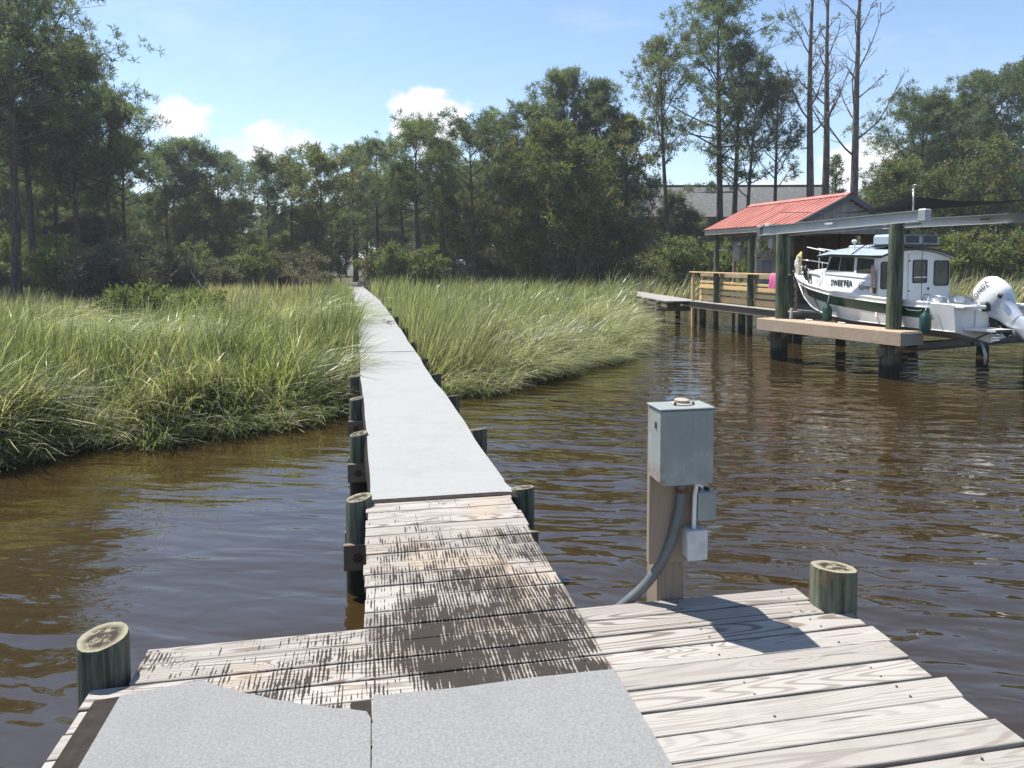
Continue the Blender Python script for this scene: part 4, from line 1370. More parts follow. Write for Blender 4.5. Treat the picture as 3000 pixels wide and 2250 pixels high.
# ------------------------------------------------------------------ house behind the trees
def house():
    m, nt, b = newmat('shingle', 0.9, (0.2, 0.2, 0.2))
    P = coords(nt)
    n = nt.noise(P, 3.5, 5.0, 0.7)
    n2 = nt.noise(P, 0.4, 3.0)
    c = nt.mix(nt.rng(n, 0.3, 0.7), (0.075, 0.075, 0.08), (0.14, 0.14, 0.14))
    nt.l.new(nt.mix(nt.rng(n2, 0.4, 0.7, 0, 0.3), c, (0.12, 0.12, 0.12)), b.inputs['Base Color'])
    simple('house_wall', (0.13, 0.115, 0.10), 0.9, 0.25, 2.0)
    simple('house_trim', (0.10, 0.09, 0.08), 0.8, 0.2, 3.0)
    simple('window_dark', (0.02, 0.025, 0.03), 0.08, 0.1, 1.0)
    root = empty('house', (19.0, 60, 1.1), R(4), 'low house with a long grey shingle roof behind the pines', 'house')
    W, D = 9.8, 4.2
    MB().box((0, 0, 2.35), (2 * W - 0.8, 2 * D - 1.0, 4.7)).build('wall', 'house_wall', root)
    e, rg, hip = 4.55, 7.35, 2.0
    rf = MB()
    v = [(-W, -D, e), (W, -D, e), (W, D, e), (-W, D, e), (-W + hip * 0.3, 0, rg - 0.05), (W - hip, 0, rg + 0.1)]
    th = 0.16
    v2 = [(p[0], p[1], p[2] - th) for p in v]
    rf.add(v + v2, [(0, 1, 5, 4), (1, 2, 5), (2, 3, 4, 5), (3, 0, 4), (6, 10, 11, 7), (7, 11, 8), (8, 11, 10, 9), (9, 10, 6), (0, 6, 7, 1), (1, 7, 8, 2), (2, 8, 9, 3), (3, 9, 6, 0)])
    r_ = rf.build('roof', 'shingle', root)
    MB().box((0, -D + 0.02, e - 0.30), (2 * W - 0.1, 0.04, 0.22)).build('fascia', 'house_trim', r_)
    MB().bar((-W + 0.6, 0, rg - 0.02), (W - 2.05, 0, rg + 0.13), 0.3, 0.07).build('ridge_cap', 'shingle', r_)
    for i, x in enumerate((-6.5, -3.8, -0.6, 2.4, 5.4)):
        w = MB().box((x, -3.72, 2.4), (1.5, 0.06, 1.7)).build('window', 'house_trim', root)
        MB().box((x, -3.76, 2.4), (1.3, 0.03, 1.5)).build('pane', 'window_dark', w)


house()

# ------------------------------------------------------------------ boathouse with the red metal roof
def boathouse():
    m, nt, b = newmat('red_metal', 0.42, (0.55, 0.10, 0.09), 0.0, 0.6)
    P = coords(nt)
    n = nt.noise(P, 1.8, 5.0, 0.6)
    c = nt.mix(nt.rng(n, 0.3, 0.7), (0.35, 0.110, 0.080), (0.46, 0.180, 0.14))
    st = nt.noise(nt.vmath('MULTIPLY', P, (1.2, 16.0, 1.2)), 1.0, 5.0, 0.65)
    c = nt.mix(nt.rng(st, 0.5, 0.72, 0.0, 0.55), c, (0.50, 0.27, 0.24))
    c = nt.mix(nt.rng(st, 0.42, 0.3, 0.0, 0.5), c, (0.22, 0.07, 0.055))
    nt.l.new(c, b.inputs['Base Color'])
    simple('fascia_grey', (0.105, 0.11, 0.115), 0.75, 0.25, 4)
    simple('fascia_lit', (0.30, 0.30, 0.29), 0.75, 0.25, 4)  # paler copy of the fascia grey, the lit lower edge put into colour
    simple('frame_white', (0.55, 0.54, 0.51), 0.7, 0.2, 6)
    simple('hinge_black', (0.02, 0.02, 0.02), 0.5, 0.2, 10)
    simple('net_grey', (0.34, 0.36, 0.37), 0.8, 0.2, 9)
    simple('plastic_white', (0.78, 0.79, 0.78), 0.5, 0.1, 6)
    simple('cloth_pink', (0.55, 0.10, 0.28), 0.85, 0.25, 8)
    simple('pole_red', (0.45, 0.03, 0.04), 0.5, 0.2, 8)
    simple('steel', (0.42, 0.43, 0.43), 0.4, 0.15, 10, 0.7)
    simple('rope_brown', (0.16, 0.12, 0.09), 0.9, 0.3, 40)
    root = empty('boathouse', (7.66, 19.3, 0), R(15.7), 'open boathouse on pilings with a red metal gable roof and new yellow rails', 'boathouse')
    # local x to the right away from the viewer's side, y towards the land; eaves at x=0 and x=3.5
    EZ, AZ, W2, LY = 3.29, 4.13, 1.75, 4.65
    FL = 0.90
    # roof: ribbed panels on both slopes
    rib = 0.23
    for side in (0, 1):
        for k in range(5):
            y0, y1 = k * 0.93, (k + 1) * 0.93 - 0.004
            mb = MB()
            prof = []
            y = y0
            while y < y1 - 1e-6:
                for dy, dz in ((0.0, 0.0), (0.012, 0.022), (0.034, 0.022), (0.046, 0.0), (0.12, 0.0), (0.126, 0.006), (0.140, 0.006), (0.146, 0.0)):
                    prof.append((min(y + dy, y1), dz))
                y += rib
            prof.append((y1, 0.0))
            rows = []
            for t in (0.0, 1.0):
                x = -0.03 + (W2 + 0.03) * t
                z = EZ + (AZ - EZ) * t
                if side:
                    x = 2 * W2 - x
                rows.append([(x, p[0], z + p[1]) for p in prof])
            lo = [[(p[0], p[1], p[2] - 0.012) for p in r_] for r_ in rows]
            mb.grid(rows if side else rows[::-1])
            mb.build('roof_panel', 'red_metal', root, fix=False)
    MB().add([(W2 - 0.16, -0.02, AZ - 0.045), (W2, -0.02, AZ + 0.045), (W2 + 0.16, -0.02, AZ - 0.045), (W2 - 0.16, LY + 0.02, AZ - 0.045), (W2, LY + 0.02, AZ + 0.045), (W2 + 0.16, LY + 0.02, AZ - 0.045)],
             [(0, 1, 4, 3), (1, 2, 5, 4)]).build('ridge_cap', 'red_metal', root)
    # sheathing below the metal so that the underside is dark wood
    for side in (0, 1):
        x0, x1 = (0.0, W2) if side == 0 else (2 * W2, W2)
        MB().bar((x0 + 0.0, LY / 2, EZ - 0.05), (x1, LY / 2, AZ - 0.05), LY - 0.1, 0.03).build('sheathing', 'shed_wood', root)
    MB().box((0.0, LY / 2, EZ - 0.085), (0.04, LY - 0.02, 0.135), None, 0.004).build('fascia', 'fascia_grey', root)
    MB().box((2 * W2, LY / 2, EZ - 0.085), (0.04, LY - 0.02, 0.135), None, 0.004).build('fascia', 'fascia_grey', root)
    MB().box((-0.004, LY / 2 + 0.1, EZ - 0.165), (0.032, LY - 0.3, 0.024), None, 0.003).build('lit_edge_strip', 'fascia_lit', root)
    for y in (0.0, LY):
        for s in (0, 1):
            xa = -0.02 if s == 0 else 2 * W2 + 0.02
            MB().bar((xa, y, EZ - 0.085), (W2, y, AZ - 0.085), 0.045, 0.15, ch=0.004).build('rake_board', 'fascia_grey', root)
    # vertical boards of the gable
    nb = 23
    bw = (2 * W2 - 0.1) / nb
    for i in range(nb):
        xc = 0.05 + bw * (i + 0.5)
        zt = EZ - 0.16 + (AZ - EZ) * (1 - abs(xc - W2) / W2)
        zb = 3.02
        if zt - zb < 0.03:
            continue
        o = MB().box((xc, 0.10 + 0.004 * (i % 2), (zt + zb) / 2), (bw - 0.008, 0.018, zt - zb)).build('gable_board', 'board_grey', root)
    # posts and deck
    for (x, y) in ((0.12, 4.1), (0.13, 2.24), (0.13, 0.38), (3.35, 4.1), (3.35, 2.24), (3.35, 0.38)):
        piling('post', x, y, 3.13, 0.085, root, 'piling_green', n=14, seed=int(y * 10), bottom=-0.7)
    MB().bar((0.13, 0.2, 3.10), (0.13, 4.4, 3.10), 0.04, 0.14).build('beam', 'shed_wood', root)
    MB().bar((3.35, 0.2, 3.10), (3.35, 4.4, 3.10), 0.04, 0.14).build('beam', 'shed_wood', root)
    for y in np.linspace(0.3, 4.4, 8):
        MB().bar((0.05, float(y), 3.2), (3.45, float(y), 3.2), 0.035, 0.09).build('tie_beam', 'shed_wood', root)
    for k in range(40):
        MB().box((1.75, 0.02 + 0.138 * (k + 0.5), FL - 0.018), (3.5, 0.131, 0.034), None, 0.003).build('deck_plank', 'board_grey', root)
    MB().box((-0.03, 2.76, FL - 0.14), (0.04, 5.5, 0.2), None, 0.004).build('rim_joist', 'joist_wood', root)
    MB().box((1.75, 0.0, FL - 0.14), (3.5, 0.04, 0.2), None, 0.004).build('rim_joist', 'joist_wood', root)
    MB().box((-0.055, 2.76, FL - 0.015), (0.10, 5.56, 0.03), None, 0.004).build('edge_board', 'board_grey', root)
    for (x, y) in ((0.35, 5.3), (0.5, 3.2), (1.1, 1.3), (2.4, 1.0), (2.4, 3.4)):
        piling('deck_piling', x, y, FL - 0.22, 0.11, root, 'piling', n=12, seed=int(7 * x + y), bottom=-0.7)
    # rails of new pine between the corner stake and the near corner
    RX = 0.30
    MB().box((0.0, 5.36, 0.82), (0.09, 0.09, 2.0), None, 0.004).build('rail_post', 'pine_new', root)
    MB().box((-0.02, 2.85, 1.885), (0.16, 5.2, 0.038), None, 0.005).build('top_rail', 'pine_new', root)
    rails = [(1.79, 0.115, 0.02, 'timber_brown'), (1.55, 0.07, 0.0, 'pine_new'), (1.395, 0.145, 0.0, 'pine_new'), (1.215, 0.125, 0.0, 'pine_new'), (1.005, 0.185, 0.0, 'pine_new')]  # browner top board puts the shade under the cap into its colour
    for z, hgt, dx, mt in rails:
        a = 0.3
        for y1 in (2.25, 4.05, 5.32):
            MB().box((0.245 + dx, (a + y1) / 2, z + 0.004 * (y1 - 3)), (0.034, y1 - a - 0.012, hgt), None, 0.004).build('rail_board', mt, root)
            a = y1
    MB().box((0.33, 4.85, 1.60), (0.05, 0.75, 0.05), None, 0.004).build('arm_rest', 'frame_white', root)
    for y in (0.35, 2.2, 4.06, 5.25):
        MB().box((0.295, y, 1.36), (0.06, 0.07, 0.95), None, 0.004).build('rail_stud', 'timber_brown', root)
    # bench seat seen through the rails
    MB().box((0.62, 3.2, 1.33), (0.42, 2.6, 0.04), None, 0.004).build('bench_seat', 'timber_brown', root)
    # closet with the half door
    cx, cy = 1.15, 2.95
    dr = MB().box((cx, cy, 1.55), (0.60, 0.04, 1.28), None, 0.003)
    for i in range(5):
        MB().box((cx - 0.24 + 0.12 * i, cy, 1.74), (0.114, 0.03, 1.66), None, 0.003).build('door_board', 'frame_white', root)
    for sx in (-0.33, 0.33):
        MB().box((cx + sx, cy, 1.96), (0.06, 0.06, 2.1), None, 0.003).build('door_frame', 'frame_white', root)
    MB().box((cx, cy, 3.0), (0.72, 0.06, 0.05), None, 0.003).build('door_frame', 'frame_white', root)
    MB().box((cx - 0.26, cy - 0.03, 2.36), (0.12, 0.01, 0.03), None, 0.002).build('strap_hinge', 'hinge_black', root)
    for i in range(12):
        MB().box((cx + 0.44 + 0.15 * i, cy + 0.02, 1.98), (0.143, 0.025, 2.15), None, 0.003).build('wall_board', 'shed_wood', root)
    for i in range(11):
        if i != 4:
            MB().box((3.3, 0.5 + 0.24 * i, 1.98), (0.025, 0.23, 2.15), None, 0.003).build('wall_board', 'shed_wood', root)

    def W(x, y, z):
        a = R(15.7)
        return (7.66 + x * math.cos(a) - y * math.sin(a), 19.3 + x * math.sin(a) + y * math.cos(a), z)
    # picture on the door: a framed faded print
    m, nt, b = newmat('print_faded', 0.5, (0.4, 0.42, 0.5))
    P = coords(nt)
    s = nt.sep(P)
    f = nt.rng(nt.math('ADD', s[2], nt.math('MULTIPLY', nt.noise(P, 6.0, 4.0), 0.35)), 0.0, 0.35)
    nt.l.new(nt.mix(f, (0.55, 0.36, 0.34), (0.25, 0.33, 0.52)), b.inputs['Base Color'])
    pr = empty('framed_print', W(cx + 0.03, cy - 0.025, 2.06), R(15.7), 'faded blue and pink print hung on the boathouse half door', 'picture')
    MB().box((0, 0, 0), (0.30, 0.012, 0.44), None, 0.003).build('frame', 'shed_wood', pr)
    MB().box((0, -0.008, 0.0), (0.26, 0.004, 0.40)).build('print', 'print_faded', pr)
    # things hanging under the eave
    o = empty('landing_net', W(0.75, 3.85, 2.30), R(15.7), 'grey mesh net bag hanging under the eave between the two left posts', 'net')
    mb = MB().lathe([(0.02, 0.62), (0.13, 0.58), (0.17, 0.4), (0.18, 0.15), (0.15, 0.02), (0.06, -0.05), (0.012, -0.10)], (0, 0, 0), 12)
    mb.build('mesh_bag', 'net_grey', o, 40)
    MB().tube([(0, 0, 0.6), (0, 0, 0.92)], 0.008, 6).build('hanger', 'rope_brown', o)
    o = empty('flood_lamp', W(0.6, 3.55, 2.78), R(15.7), 'small white bell-shaped lamp hanging beside the net bag', 'lamp')
    MB().lathe([(0.07, 0.0), (0.065, 0.03), (0.035, 0.08), (0.015, 0.11)], (0, 0, 0), 12).build('shade', 'plastic_white', o, 40)
    MB().tube([(0, 0, 0.1), (0, 0, 0.42)], 0.006, 6).build('cord', 'rope_brown', o)
    o = MB().tube([(0, 0, 0), (0.28, -0.02, 0.0)], [0.03, 0.022], 8).build('hose_bracket', 'plastic_white')
    o.location = W(0.16, 4.0, 2.62)
    o.rotation_euler = (0, 0, R(15.7))
    tag(o, 'white pipe stub sticking out of the leftmost boathouse post', 'bracket')
    o = empty('dock_fender', W(0.75, 2.75, 2.60), R(15.7), 'long white tube hanging under the eave near the second post', 'tube')
    MB().tube([(0, 0, 0.08), (-0.01, 0, 0.12), (-0.03, 0, 0.36), (-0.035, 0, 0.42)], [0.02, 0.05, 0.055, 0.03], 10).build('body', 'plastic_white', o, 40)
    MB().tube([(0.0, 0, 0.08), (0.02, 0, -0.05), (-0.02, 0, -0.1)], 0.025, 8).build('tail', 'plastic_white', o, 40)
    o = MB().box((0, 0, 0.6), (0.09, 0.09, 2.6), None, 0.004).build('stake', 'post_wood')
    o.location = W(1.3, 4.9, 0.6)
    tag(o, 'thin grey square stake between the two left boathouse posts', 'post')
    o = empty('beach_towel', W(-0.02, 0.75, 1.5), R(15.7), 'pink towel thrown over the near end of the top rail', 'towel')
    mb = MB()
    rows = []
    for j, (x, z) in enumerate([(-0.12, 0.0), (-0.115, 0.2), (-0.10, 0.36), (-0.04, 0.43), (0.05, 0.42), (0.07, 0.3), (0.075, 0.12)]):
        rows.append([(x - 0.02 * math.sin(k * 2.1 + j), -0.2 + 0.05 * k * (1.15 - 0.5 * z), z) for k in range(9)])
    mb.grid(rows)
    mb.build('cloth', 'cloth_pink', o, True)
    o = MB().tube([(0, 0, 0), (0.02, 0, 1.5)], 0.022, 8).build('boat_hook', 'pole_red')
    o.location = W(1.35, 2.6, 0.92)
    tag(o, 'red pole leaning upright inside the boathouse', 'pole')
    o = MB()
    o.tube([(0.16 * math.cos(t), 0.02 * math.sin(3 * t), 0.16 * math.sin(t)) for t in np.linspace(0, 6.2, 20)], 0.03, 6)
    o = o.build('rope_coil', 'rope_brown', None, True)
    o.location = W(1.6, 2.55, 2.38)
    o.rotation_euler = (0, 0, R(15.7))
    tag(o, 'dark coil of rope hanging at the boathouse wall beside the lift piling', 'rope')


boathouse()


def boardwalk():
    root = empty('shore_boardwalk', (6.1, 24.7, 0), R(3), 'grey plank boardwalk leading from the boathouse to the shore', 'boardwalk')
    for k in range(70):
        MB().box((-0.15, 0.14 * (k + 0.5), 0.86 - 0.0012 * k), (1.25, 0.133, 0.036), None, 0.003).build('plank', 'board_grey', root)
    for sx in (-0.72, 0.42):
        MB().box((sx, 4.9, 0.735), (0.04, 9.8, 0.19), None, 0.003).build('stringer', 'joist_wood', root)
    for y in (0.9, 3.0, 5.2, 7.4, 9.4):
        for sx in (-0.82, 0.52):
            piling('piling', sx, y, 0.83, 0.09, root, 'piling', n=12, seed=int(y * 3), bottom=-0.6)
        MB().box((-0.15, y + 0.11, 0.55), (1.5, 0.04, 0.18), None, 0.003).build('cross_timber', 'joist_wood', root)


boardwalk()

# ------------------------------------------------------------------ boat lift and its catwalk
LA = R(25.5)
LO = (7.3, 13.3)


def lw(t, s, z=0.0):
    return Vector((LO[0] + t * math.cos(LA) - s * math.sin(LA), LO[1] + t * math.sin(LA) + s * math.cos(LA), z))


def boat_lift():
    simple('galv', (0.36, 0.38, 0.39), 0.5, 0.12, 3, 0.3)
    simple('galv_dark', (0.17, 0.17, 0.165), 0.55, 0.15, 3, 0.3)
    simple('alu_white', (0.70, 0.71, 0.71), 0.4, 0.08, 6, 0.2)
    simple('black_steel', (0.02, 0.02, 0.022), 0.5, 0.2, 6)
    simple('sail_black', (0.008, 0.010, 0.013), 0.8, 0.2, 3)
    cw = empty('catwalk', (LO[0], LO[1], 0), LA, 'short weathered timber catwalk on pilings in front of the boat', 'dock')
    # local x inward, y along the boat
    L, TOP = 3.65, 0.945
    for k in range(4):
        MB().box((0.02 + 0.142 * (k + 0.5), L / 2 + 0.02, TOP - 0.018), (0.135, L - 0.02, 0.036), None, 0.004).build('plank', 'timber_brown', cw)
    MB().box((-0.005, L / 2, TOP - 0.135), (0.045, L, 0.265), None, 0.006).build('fascia_board', 'timber_brown', cw)
    MB().box((0.60, L / 2, TOP - 0.135), (0.045, L, 0.265), None, 0.006).build('fascia_board', 'timber_brown', cw)
    MB().box((0.2975, 0.022, TOP - 0.145), (0.56, 0.04, 0.24), None, 0.005).build('end_board', 'board_grey', cw)
    MB().box((0.2975, L - 0.022, TOP - 0.145), (0.56, 0.04, 0.24), None, 0.005).build('end_board', 'board_grey', cw)
    for s in (1.7, 2.55):
        c = MB().box((0.44, s, TOP + 0.03), (0.05, 0.17, 0.018), None, 0.006).build('cleat', 'alu_white', cw)
        MB().box((0.44, s, TOP + 0.012), (0.035, 0.06, 0.024), None, 0.003).build('cleat_base', 'alu_white', c)
    for s in (0.52, 3.35):
        b = MB()
        b.bar((0.05, s, 0.48), (0.35, s, 0.68), 0.09, 0.12)
        b.bar((0.35, s - 0.33, 0.68), (0.35, s, 0.42), 0.1, 0.1)
        b.build('knee_brace', 'post_wood', cw)
        piling('support_piling', 0.30, s, 0.68, 0.135, cw, 'piling', n=14, seed=int(s * 9), bottom=-0.8)
    lf = empty('boat_lift', (LO[0], LO[1], 0), LA, 'four-post boat lift with green pilings and grey steel top beams', 'boat lift')
    P = [(0.43, 0.5, 3.0, 0.0), (0.45, 3.35, 2.90, -0.0), (4.90, 0.40, 3.12, 0.0), (4.72, 3.4, 3.10, 0.0)]
    for i, (t, s, z, ln) in enumerate(P):
        piling('lift_piling', t, s, z, 0.135, lf, 'piling_green', n=16, seed=80 + i, lean=(0.010 if i == 0 else -0.012 if i == 1 else 0, 0), bottom=-0.8)

    def ibeam(name, p0, p1, h=0.21, w=0.13):
        a, b2 = Vector(p0), Vector(p1)
        o = MB().bar(a, b2, 0.012, h - 0.02).build(name, 'galv', lf)
        up = Vector((0, 0, h / 2 - 0.006))
        MB().bar(a + up, b2 + up, w, 0.012).build('flange', 'galv', o)
        MB().bar(a - up, b2 - up, w, 0.012).build('flange', 'alu_white', o)
        return o
    l1 = ibeam('top_beam', (0.40, -0.02, 3.125), (0.42, 4.0, 2.985))
    l2 = ibeam('top_beam', (4.70, -0.35, 3.24), (4.70, 4.0, 3.22))
    MB().box((0.40, -0.10, 3.13), (0.17, 0.17, 0.24), None, 0.02).build('gear_box', 'galv', l1)
    MB().box((0.42, 4.05, 2.94), (0.10, 0.16, 0.36), None, 0.03).build('motor_cover', 'galv_dark', l1)
    MB().box((0.53, 3.82, 2.79), (0.05, 0.10, 0.42), None, 0.01).build('switch_box', 'galv', l1)
    MB().box((4.70, -0.42, 3.24), (0.17, 0.17, 0.24), None, 0.02).build('gear_box', 'galv_dark', l2)
    MB().box((0.335, 2.0, 3.07), (0.006, 0.20, 0.035), None, 0.001).build('maker_plate', 'alu_white', l1)
    MB().box((0.335, 3.72, 3.12), (0.05, 0.14, 0.06), None, 0.004).build('bracket_plate', 'alu_white', l1)
    MB().box((4.63, 1.35, 3.24), (0.006, 0.2, 0.05), None, 0.001).build('maker_plate', 'black_steel', l2)
    # drive pipe under the beam, cables and cradle
    MB().tube([(0.46, 0.0, 2.98), (0.46, 3.9, 2.84)], 0.022, 8).build('drive_pipe', 'galv', l1, True)
    for s in (0.15, 3.0):
        cr = MB().box((2.6, s, 0.56), (3.9, 0.16, 0.02)).box((2.6, s, 0.70), (3.9, 0.16, 0.02)).box((2.6, s, 0.63), (3.9, 0.02, 0.13)).build('cradle_beam', 'black_steel', lf)
        for t in (0.75, 4.5):
            MB().tube([(t, s, 0.7), (t - 0.03, s, 2.95)], 0.006, 5).build('cable', 'black_steel', cr)
    for t, s in ((0.66, 0.62), (0.66, 3.28)):
        MB().bar((t, s, 0.62), (t + 0.02, s, 1.18), 0.05, 0.05).build('guide_post', 'alu_white', lf)
    fc = empty('far_catwalk', (LO[0], LO[1], 0), LA, 'dark catwalk on pilings half hidden beyond the boat stern', 'dock')
    MB().box((5.35, 1.9, 0.87), (0.6, 4.2, 0.05), None, 0.005).build('deck', 'board_grey', fc)
    MB().box((5.05, 1.9, 0.72), (0.04, 4.2, 0.24), None, 0.005).build('fascia_board', 'timber_brown', fc)
    for s in (0.4, 1.7, 3.5):
        piling('piling', 5.3, s, 0.8, 0.13, fc, 'piling', n=12, seed=int(s * 11), bottom=-0.8)
    # shade sail and its pole
    pl = empty('sail_pole', lw(0.47, 0.18, 3.24), LA, 'thin grey pole on top of the nearest lift piling holding the sail', 'pole')
    MB().tube([(0, 0, 0), (0.05, 0.04, 0.40)], [0.018, 0.014], 8).build('shaft', 'steel', pl, True)
    MB().tube([(0.05, 0.04, 0.34), (0.03, 0.05, 0.40), (0.09, 0.05, 0.44), (0.02, 0.04, 0.48), (0.11, 0.04, 0.50)], 0.012, 6).build('line_knot', 'plastic_white', pl, True)
    A3 = Vector((7.62, 13.75, 3.52))
    B3 = Vector((7.95, 19.0, 3.55))
    C3 = Vector((12.2, 15.2, 3.72))
    mb = MB()
    n = 16
    pts = {}
    for i in range(n + 1):
        for j in range(n + 1 - i):
            a_, b_ = i / n, j / n
            c_ = 1 - a_ - b_
            p = A3 * c_ + B3 * a_ + C3 * b_
            cen = (A3 + B3 + C3) / 3
            e = 4 * (a_ * b_ + b_ * c_ + a_ * c_) / 1.33
            edge = max(a_ * b_, b_ * c_, a_ * c_)
            p = p + (cen - p) * 0.10 * (a_ * b_ * (c_ < 0.02) + b_ * c_ * (a_ < 0.02) + a_ * c_ * (b_ < 0.02)) * 4
            p.z -= 0.16 * e
            pts[(i, j)] = len(mb.v)
            mb.v.append(tuple(p))
    for i in range(n):
        for j in range(n - i):
            mb.f.append((pts[(i, j)], pts[(i + 1, j)], pts[(i, j + 1)]))
            if j < n - i - 1:
                mb.f.append((pts[(i + 1, j)], pts[(i + 1, j + 1)], pts[(i, j + 1)]))
    sl = empty('shade_sail', tuple(A3), 0, 'black triangular shade sail stretched over the boat lift', 'shade sail')
    o = mb.build('cloth', 'sail_black', sl, True)
    o.location = -A3
    o = MB().tube([B3 - A3, Vector((7.3, 19.6, 3.60)) - A3], 0.008, 5).build('tie_line', 'black_steel', sl)
    # far corner stays: post beyond the lift that the sail is tied to
    o = piling('sail_post', 12.45, 15.25, 3.75, 0.09, None, 'piling_green', n=12, bottom=-0.8)
    tag(o, 'round post out to the right that holds the sail corner', 'post')


boat_lift()

# ------------------------------------------------------------------ boat
def text_mesh(name, body, size, shear, mat, parent, M):
    cu = bpy.data.curves.new(name, 'FONT')
    cu.body = body
    cu.size = size
    cu.shear = shear
    cu.extrude = 0.001
    cu.offset = 0.035 * size
    cu.space_character = 1.12
    cu.resolution_u = 2
    t = bpy.data.objects.new(name, cu)
    COL.objects.link(t)
    bpy.context.view_layer.update()
    dg = bpy.context.evaluated_depsgraph_get()
    me = bpy.data.meshes.new_from_object(t.evaluated_get(dg))
    bpy.data.objects.remove(t)
    me.materials.clear()
    o = link(name, me, mat, parent)
    o.matrix_basis = M
    return o


def boat():
    simple('gelcoat', (0.74, 0.74, 0.72), 0.22, 0.04, 3, spec=0.5)
    simple('gelcoat_low', (0.68, 0.68, 0.66), 0.35, 0.12, 2.5, spec=0.4)
    simple('green_paint', (0.008, 0.055, 0.034), 0.18, 0.15, 3)
    simple('roof_blue', (0.34, 0.40, 0.48), 0.3, 0.08, 3)
    simple('trim_dark', (0.012, 0.02, 0.02), 0.4, 0.2, 6)
    simple('rubber_black', (0.015, 0.015, 0.016), 0.55, 0.2, 8)
    simple('letter_black', (0.012, 0.03, 0.024), 0.5, 0.1, 8)
    simple('letter_grey', (0.16, 0.17, 0.17), 0.5, 0.1, 8)
    simple('chrome', (0.75, 0.76, 0.77), 0.18, 0.05, 8, 0.9)
    simple('strap_grey', (0.22, 0.20, 0.17), 0.9, 0.3, 20)
    simple('motor_silver', (0.50, 0.53, 0.58), 0.28, 0.06, 4, 0.35)
    simple('motor_white', (0.72, 0.72, 0.71), 0.6, 0.10, 3, bumpd=0.01)
    simple('sun_pink', (0.56, 0.36, 0.31), 0.8, 0.2, 10)
    simple('cloth_yellow', (0.50, 0.42, 0.16), 0.85, 0.25, 8)
    m, nt, b = newmat('tinted_glass', 0.04, (0.03, 0.035, 0.035), 0.0, 0.5)
    P = coords(nt)
    n = nt.noise(P, 2.6, 3.0)
    nt.l.new(nt.mix(nt.rng(n, 0.4, 0.6), (0.012, 0.014, 0.014), (0.05, 0.055, 0.045)), b.inputs['Base Color'])  # greenish blotches paint foliage reflections into the pane colour
    HB = R(16.9)
    Z0 = 0.72
    root = empty('motor_boat', (8.87, 13.17, Z0), HB, 'white cabin cruiser with a dark green sheer stripe hung in the boat lift', 'boat')
    ST = [0.0, 0.35, 0.8, 1.5, 2.3, 3.1, 3.8, 4.4, 4.85, 5.15, 5.35]

    def itp(y, xs, vs):
        # smooth (Catmull-like) interpolation
        return float(np.interp(y, xs, vs))
    def gun(y):
        return itp(y, [0, .8, 1.7, 3.1, 3.9, 4.6, 5.1, 5.35], [1.47, 1.485, 1.515, 1.60, 1.70, 1.82, 1.92, 1.98]) - Z0
    def gx(y):
        return itp(y, [0, .8, 1.6, 2.6, 3.3, 3.8, 4.2, 4.6, 4.9, 5.15, 5.3, 5.36], [.90, .96, 1.0, 1.0, .95, .87, .76, .59, .42, .23, .10, .03])
    def chz(y):
        return itp(y, [0, 2.5, 3.5, 4.2, 4.8, 5.2, 5.36], [.98, 1.0, 1.07, 1.19, 1.40, 1.68, 1.9]) - Z0
    def cx_(y):
        return itp(y, [0, 1.6, 2.6, 3.3, 3.8, 4.2, 4.6, 4.9, 5.15, 5.36], [.84, .90, .88, .78, .66, .51, .34, .20, .09, .012])
    def kz(y):
        return itp(y, [0, 3.0, 3.8, 4.3, 4.7, 5.0, 5.2, 5.36], [.76, .76, .80, .88, 1.05, 1.30, 1.58, 1.9]) - Z0
    ys = np.concatenate([np.linspace(0, 3.0, 13), np.linspace(3.15, 5.36, 22)])
    # hull sides and bottom
    for sgn in (-1, 1):
        side, bot = [], []
        for y in ys:
            c = (sgn * cx_(y), y, chz(y))
            g = (sgn * gx(y), y, gun(y))
            row = []
            for t in (0, 0.25, 0.5, 0.75, 1.0):
                flare = -0.05 * math.sin(math.pi * t) * max(0, (y - 2.6) / 2.7)
                row.append((c[0] + (g[0] - c[0]) * t + sgn * flare * (1 if y < 5.2 else 0.2), y, c[2] + (g[2] - c[2]) * t))
            side.append(row)
            bot.append([(0, y, kz(y)), (sgn * cx_(y) * 0.5, y, kz(y) * 0.55 + chz(y) * 0.45), c])
        MB().grid(side if sgn > 0 else [r_[::-1] for r_ in side]).build('hull_side', 'gelcoat_low', root, 50)
        MB().grid(bot if sgn > 0 else [r_[::-1] for r_ in bot]).build('hull_bottom', 'gelcoat_low', root, True)
        # green sheer stripe, 3 mm proud
        st, rub, toe = [], [], []
        for y in ys:
            if y < 0.34:
                continue
            def at(z):
                t = max(0.0, (z - chz(y)) / max(0.02, gun(y) - chz(y)))
                flare = -0.05 * math.sin(math.pi * min(t, 1)) * max(0, (y - 2.6) / 2.7) * (1 if y < 5.2 else 0.2)
                return (sgn * (cx_(y) + (gx(y) - cx_(y)) * t + flare + 0.004), y, z)
            hh = (gun(y) - chz(y))
            z1 = gun(y) - 0.085
            z0 = max(z1 - 0.205, chz(y) + 0.02)
            st.append([at(z0), at((z0 + z1) / 2), at(z1)])
            rub.append(at(gun(y) - 0.075))
            toe.append((sgn * (gx(y) - 0.02), y, gun(y) + 0.012))
        MB().grid(st if sgn > 0 else [r_[::-1] for r_ in st]).build('sheer_stripe', 'green_paint', root, True)
        MB().tube([(p[0] + sgn * 0.008, p[1], p[2]) for p in rub], 0.016, 6).build('rub_rail', 'gelcoat', root, True)
        MB().tube(toe, 0.028, 6).build('gunwale', 'gelcoat', root, True)
        MB().tube([(sgn * (cx_(y) + 0.004), y, chz(y) + 0.004) for y in ys], 0.010, 5).build('chine_rail', 'gelcoat', root, True)
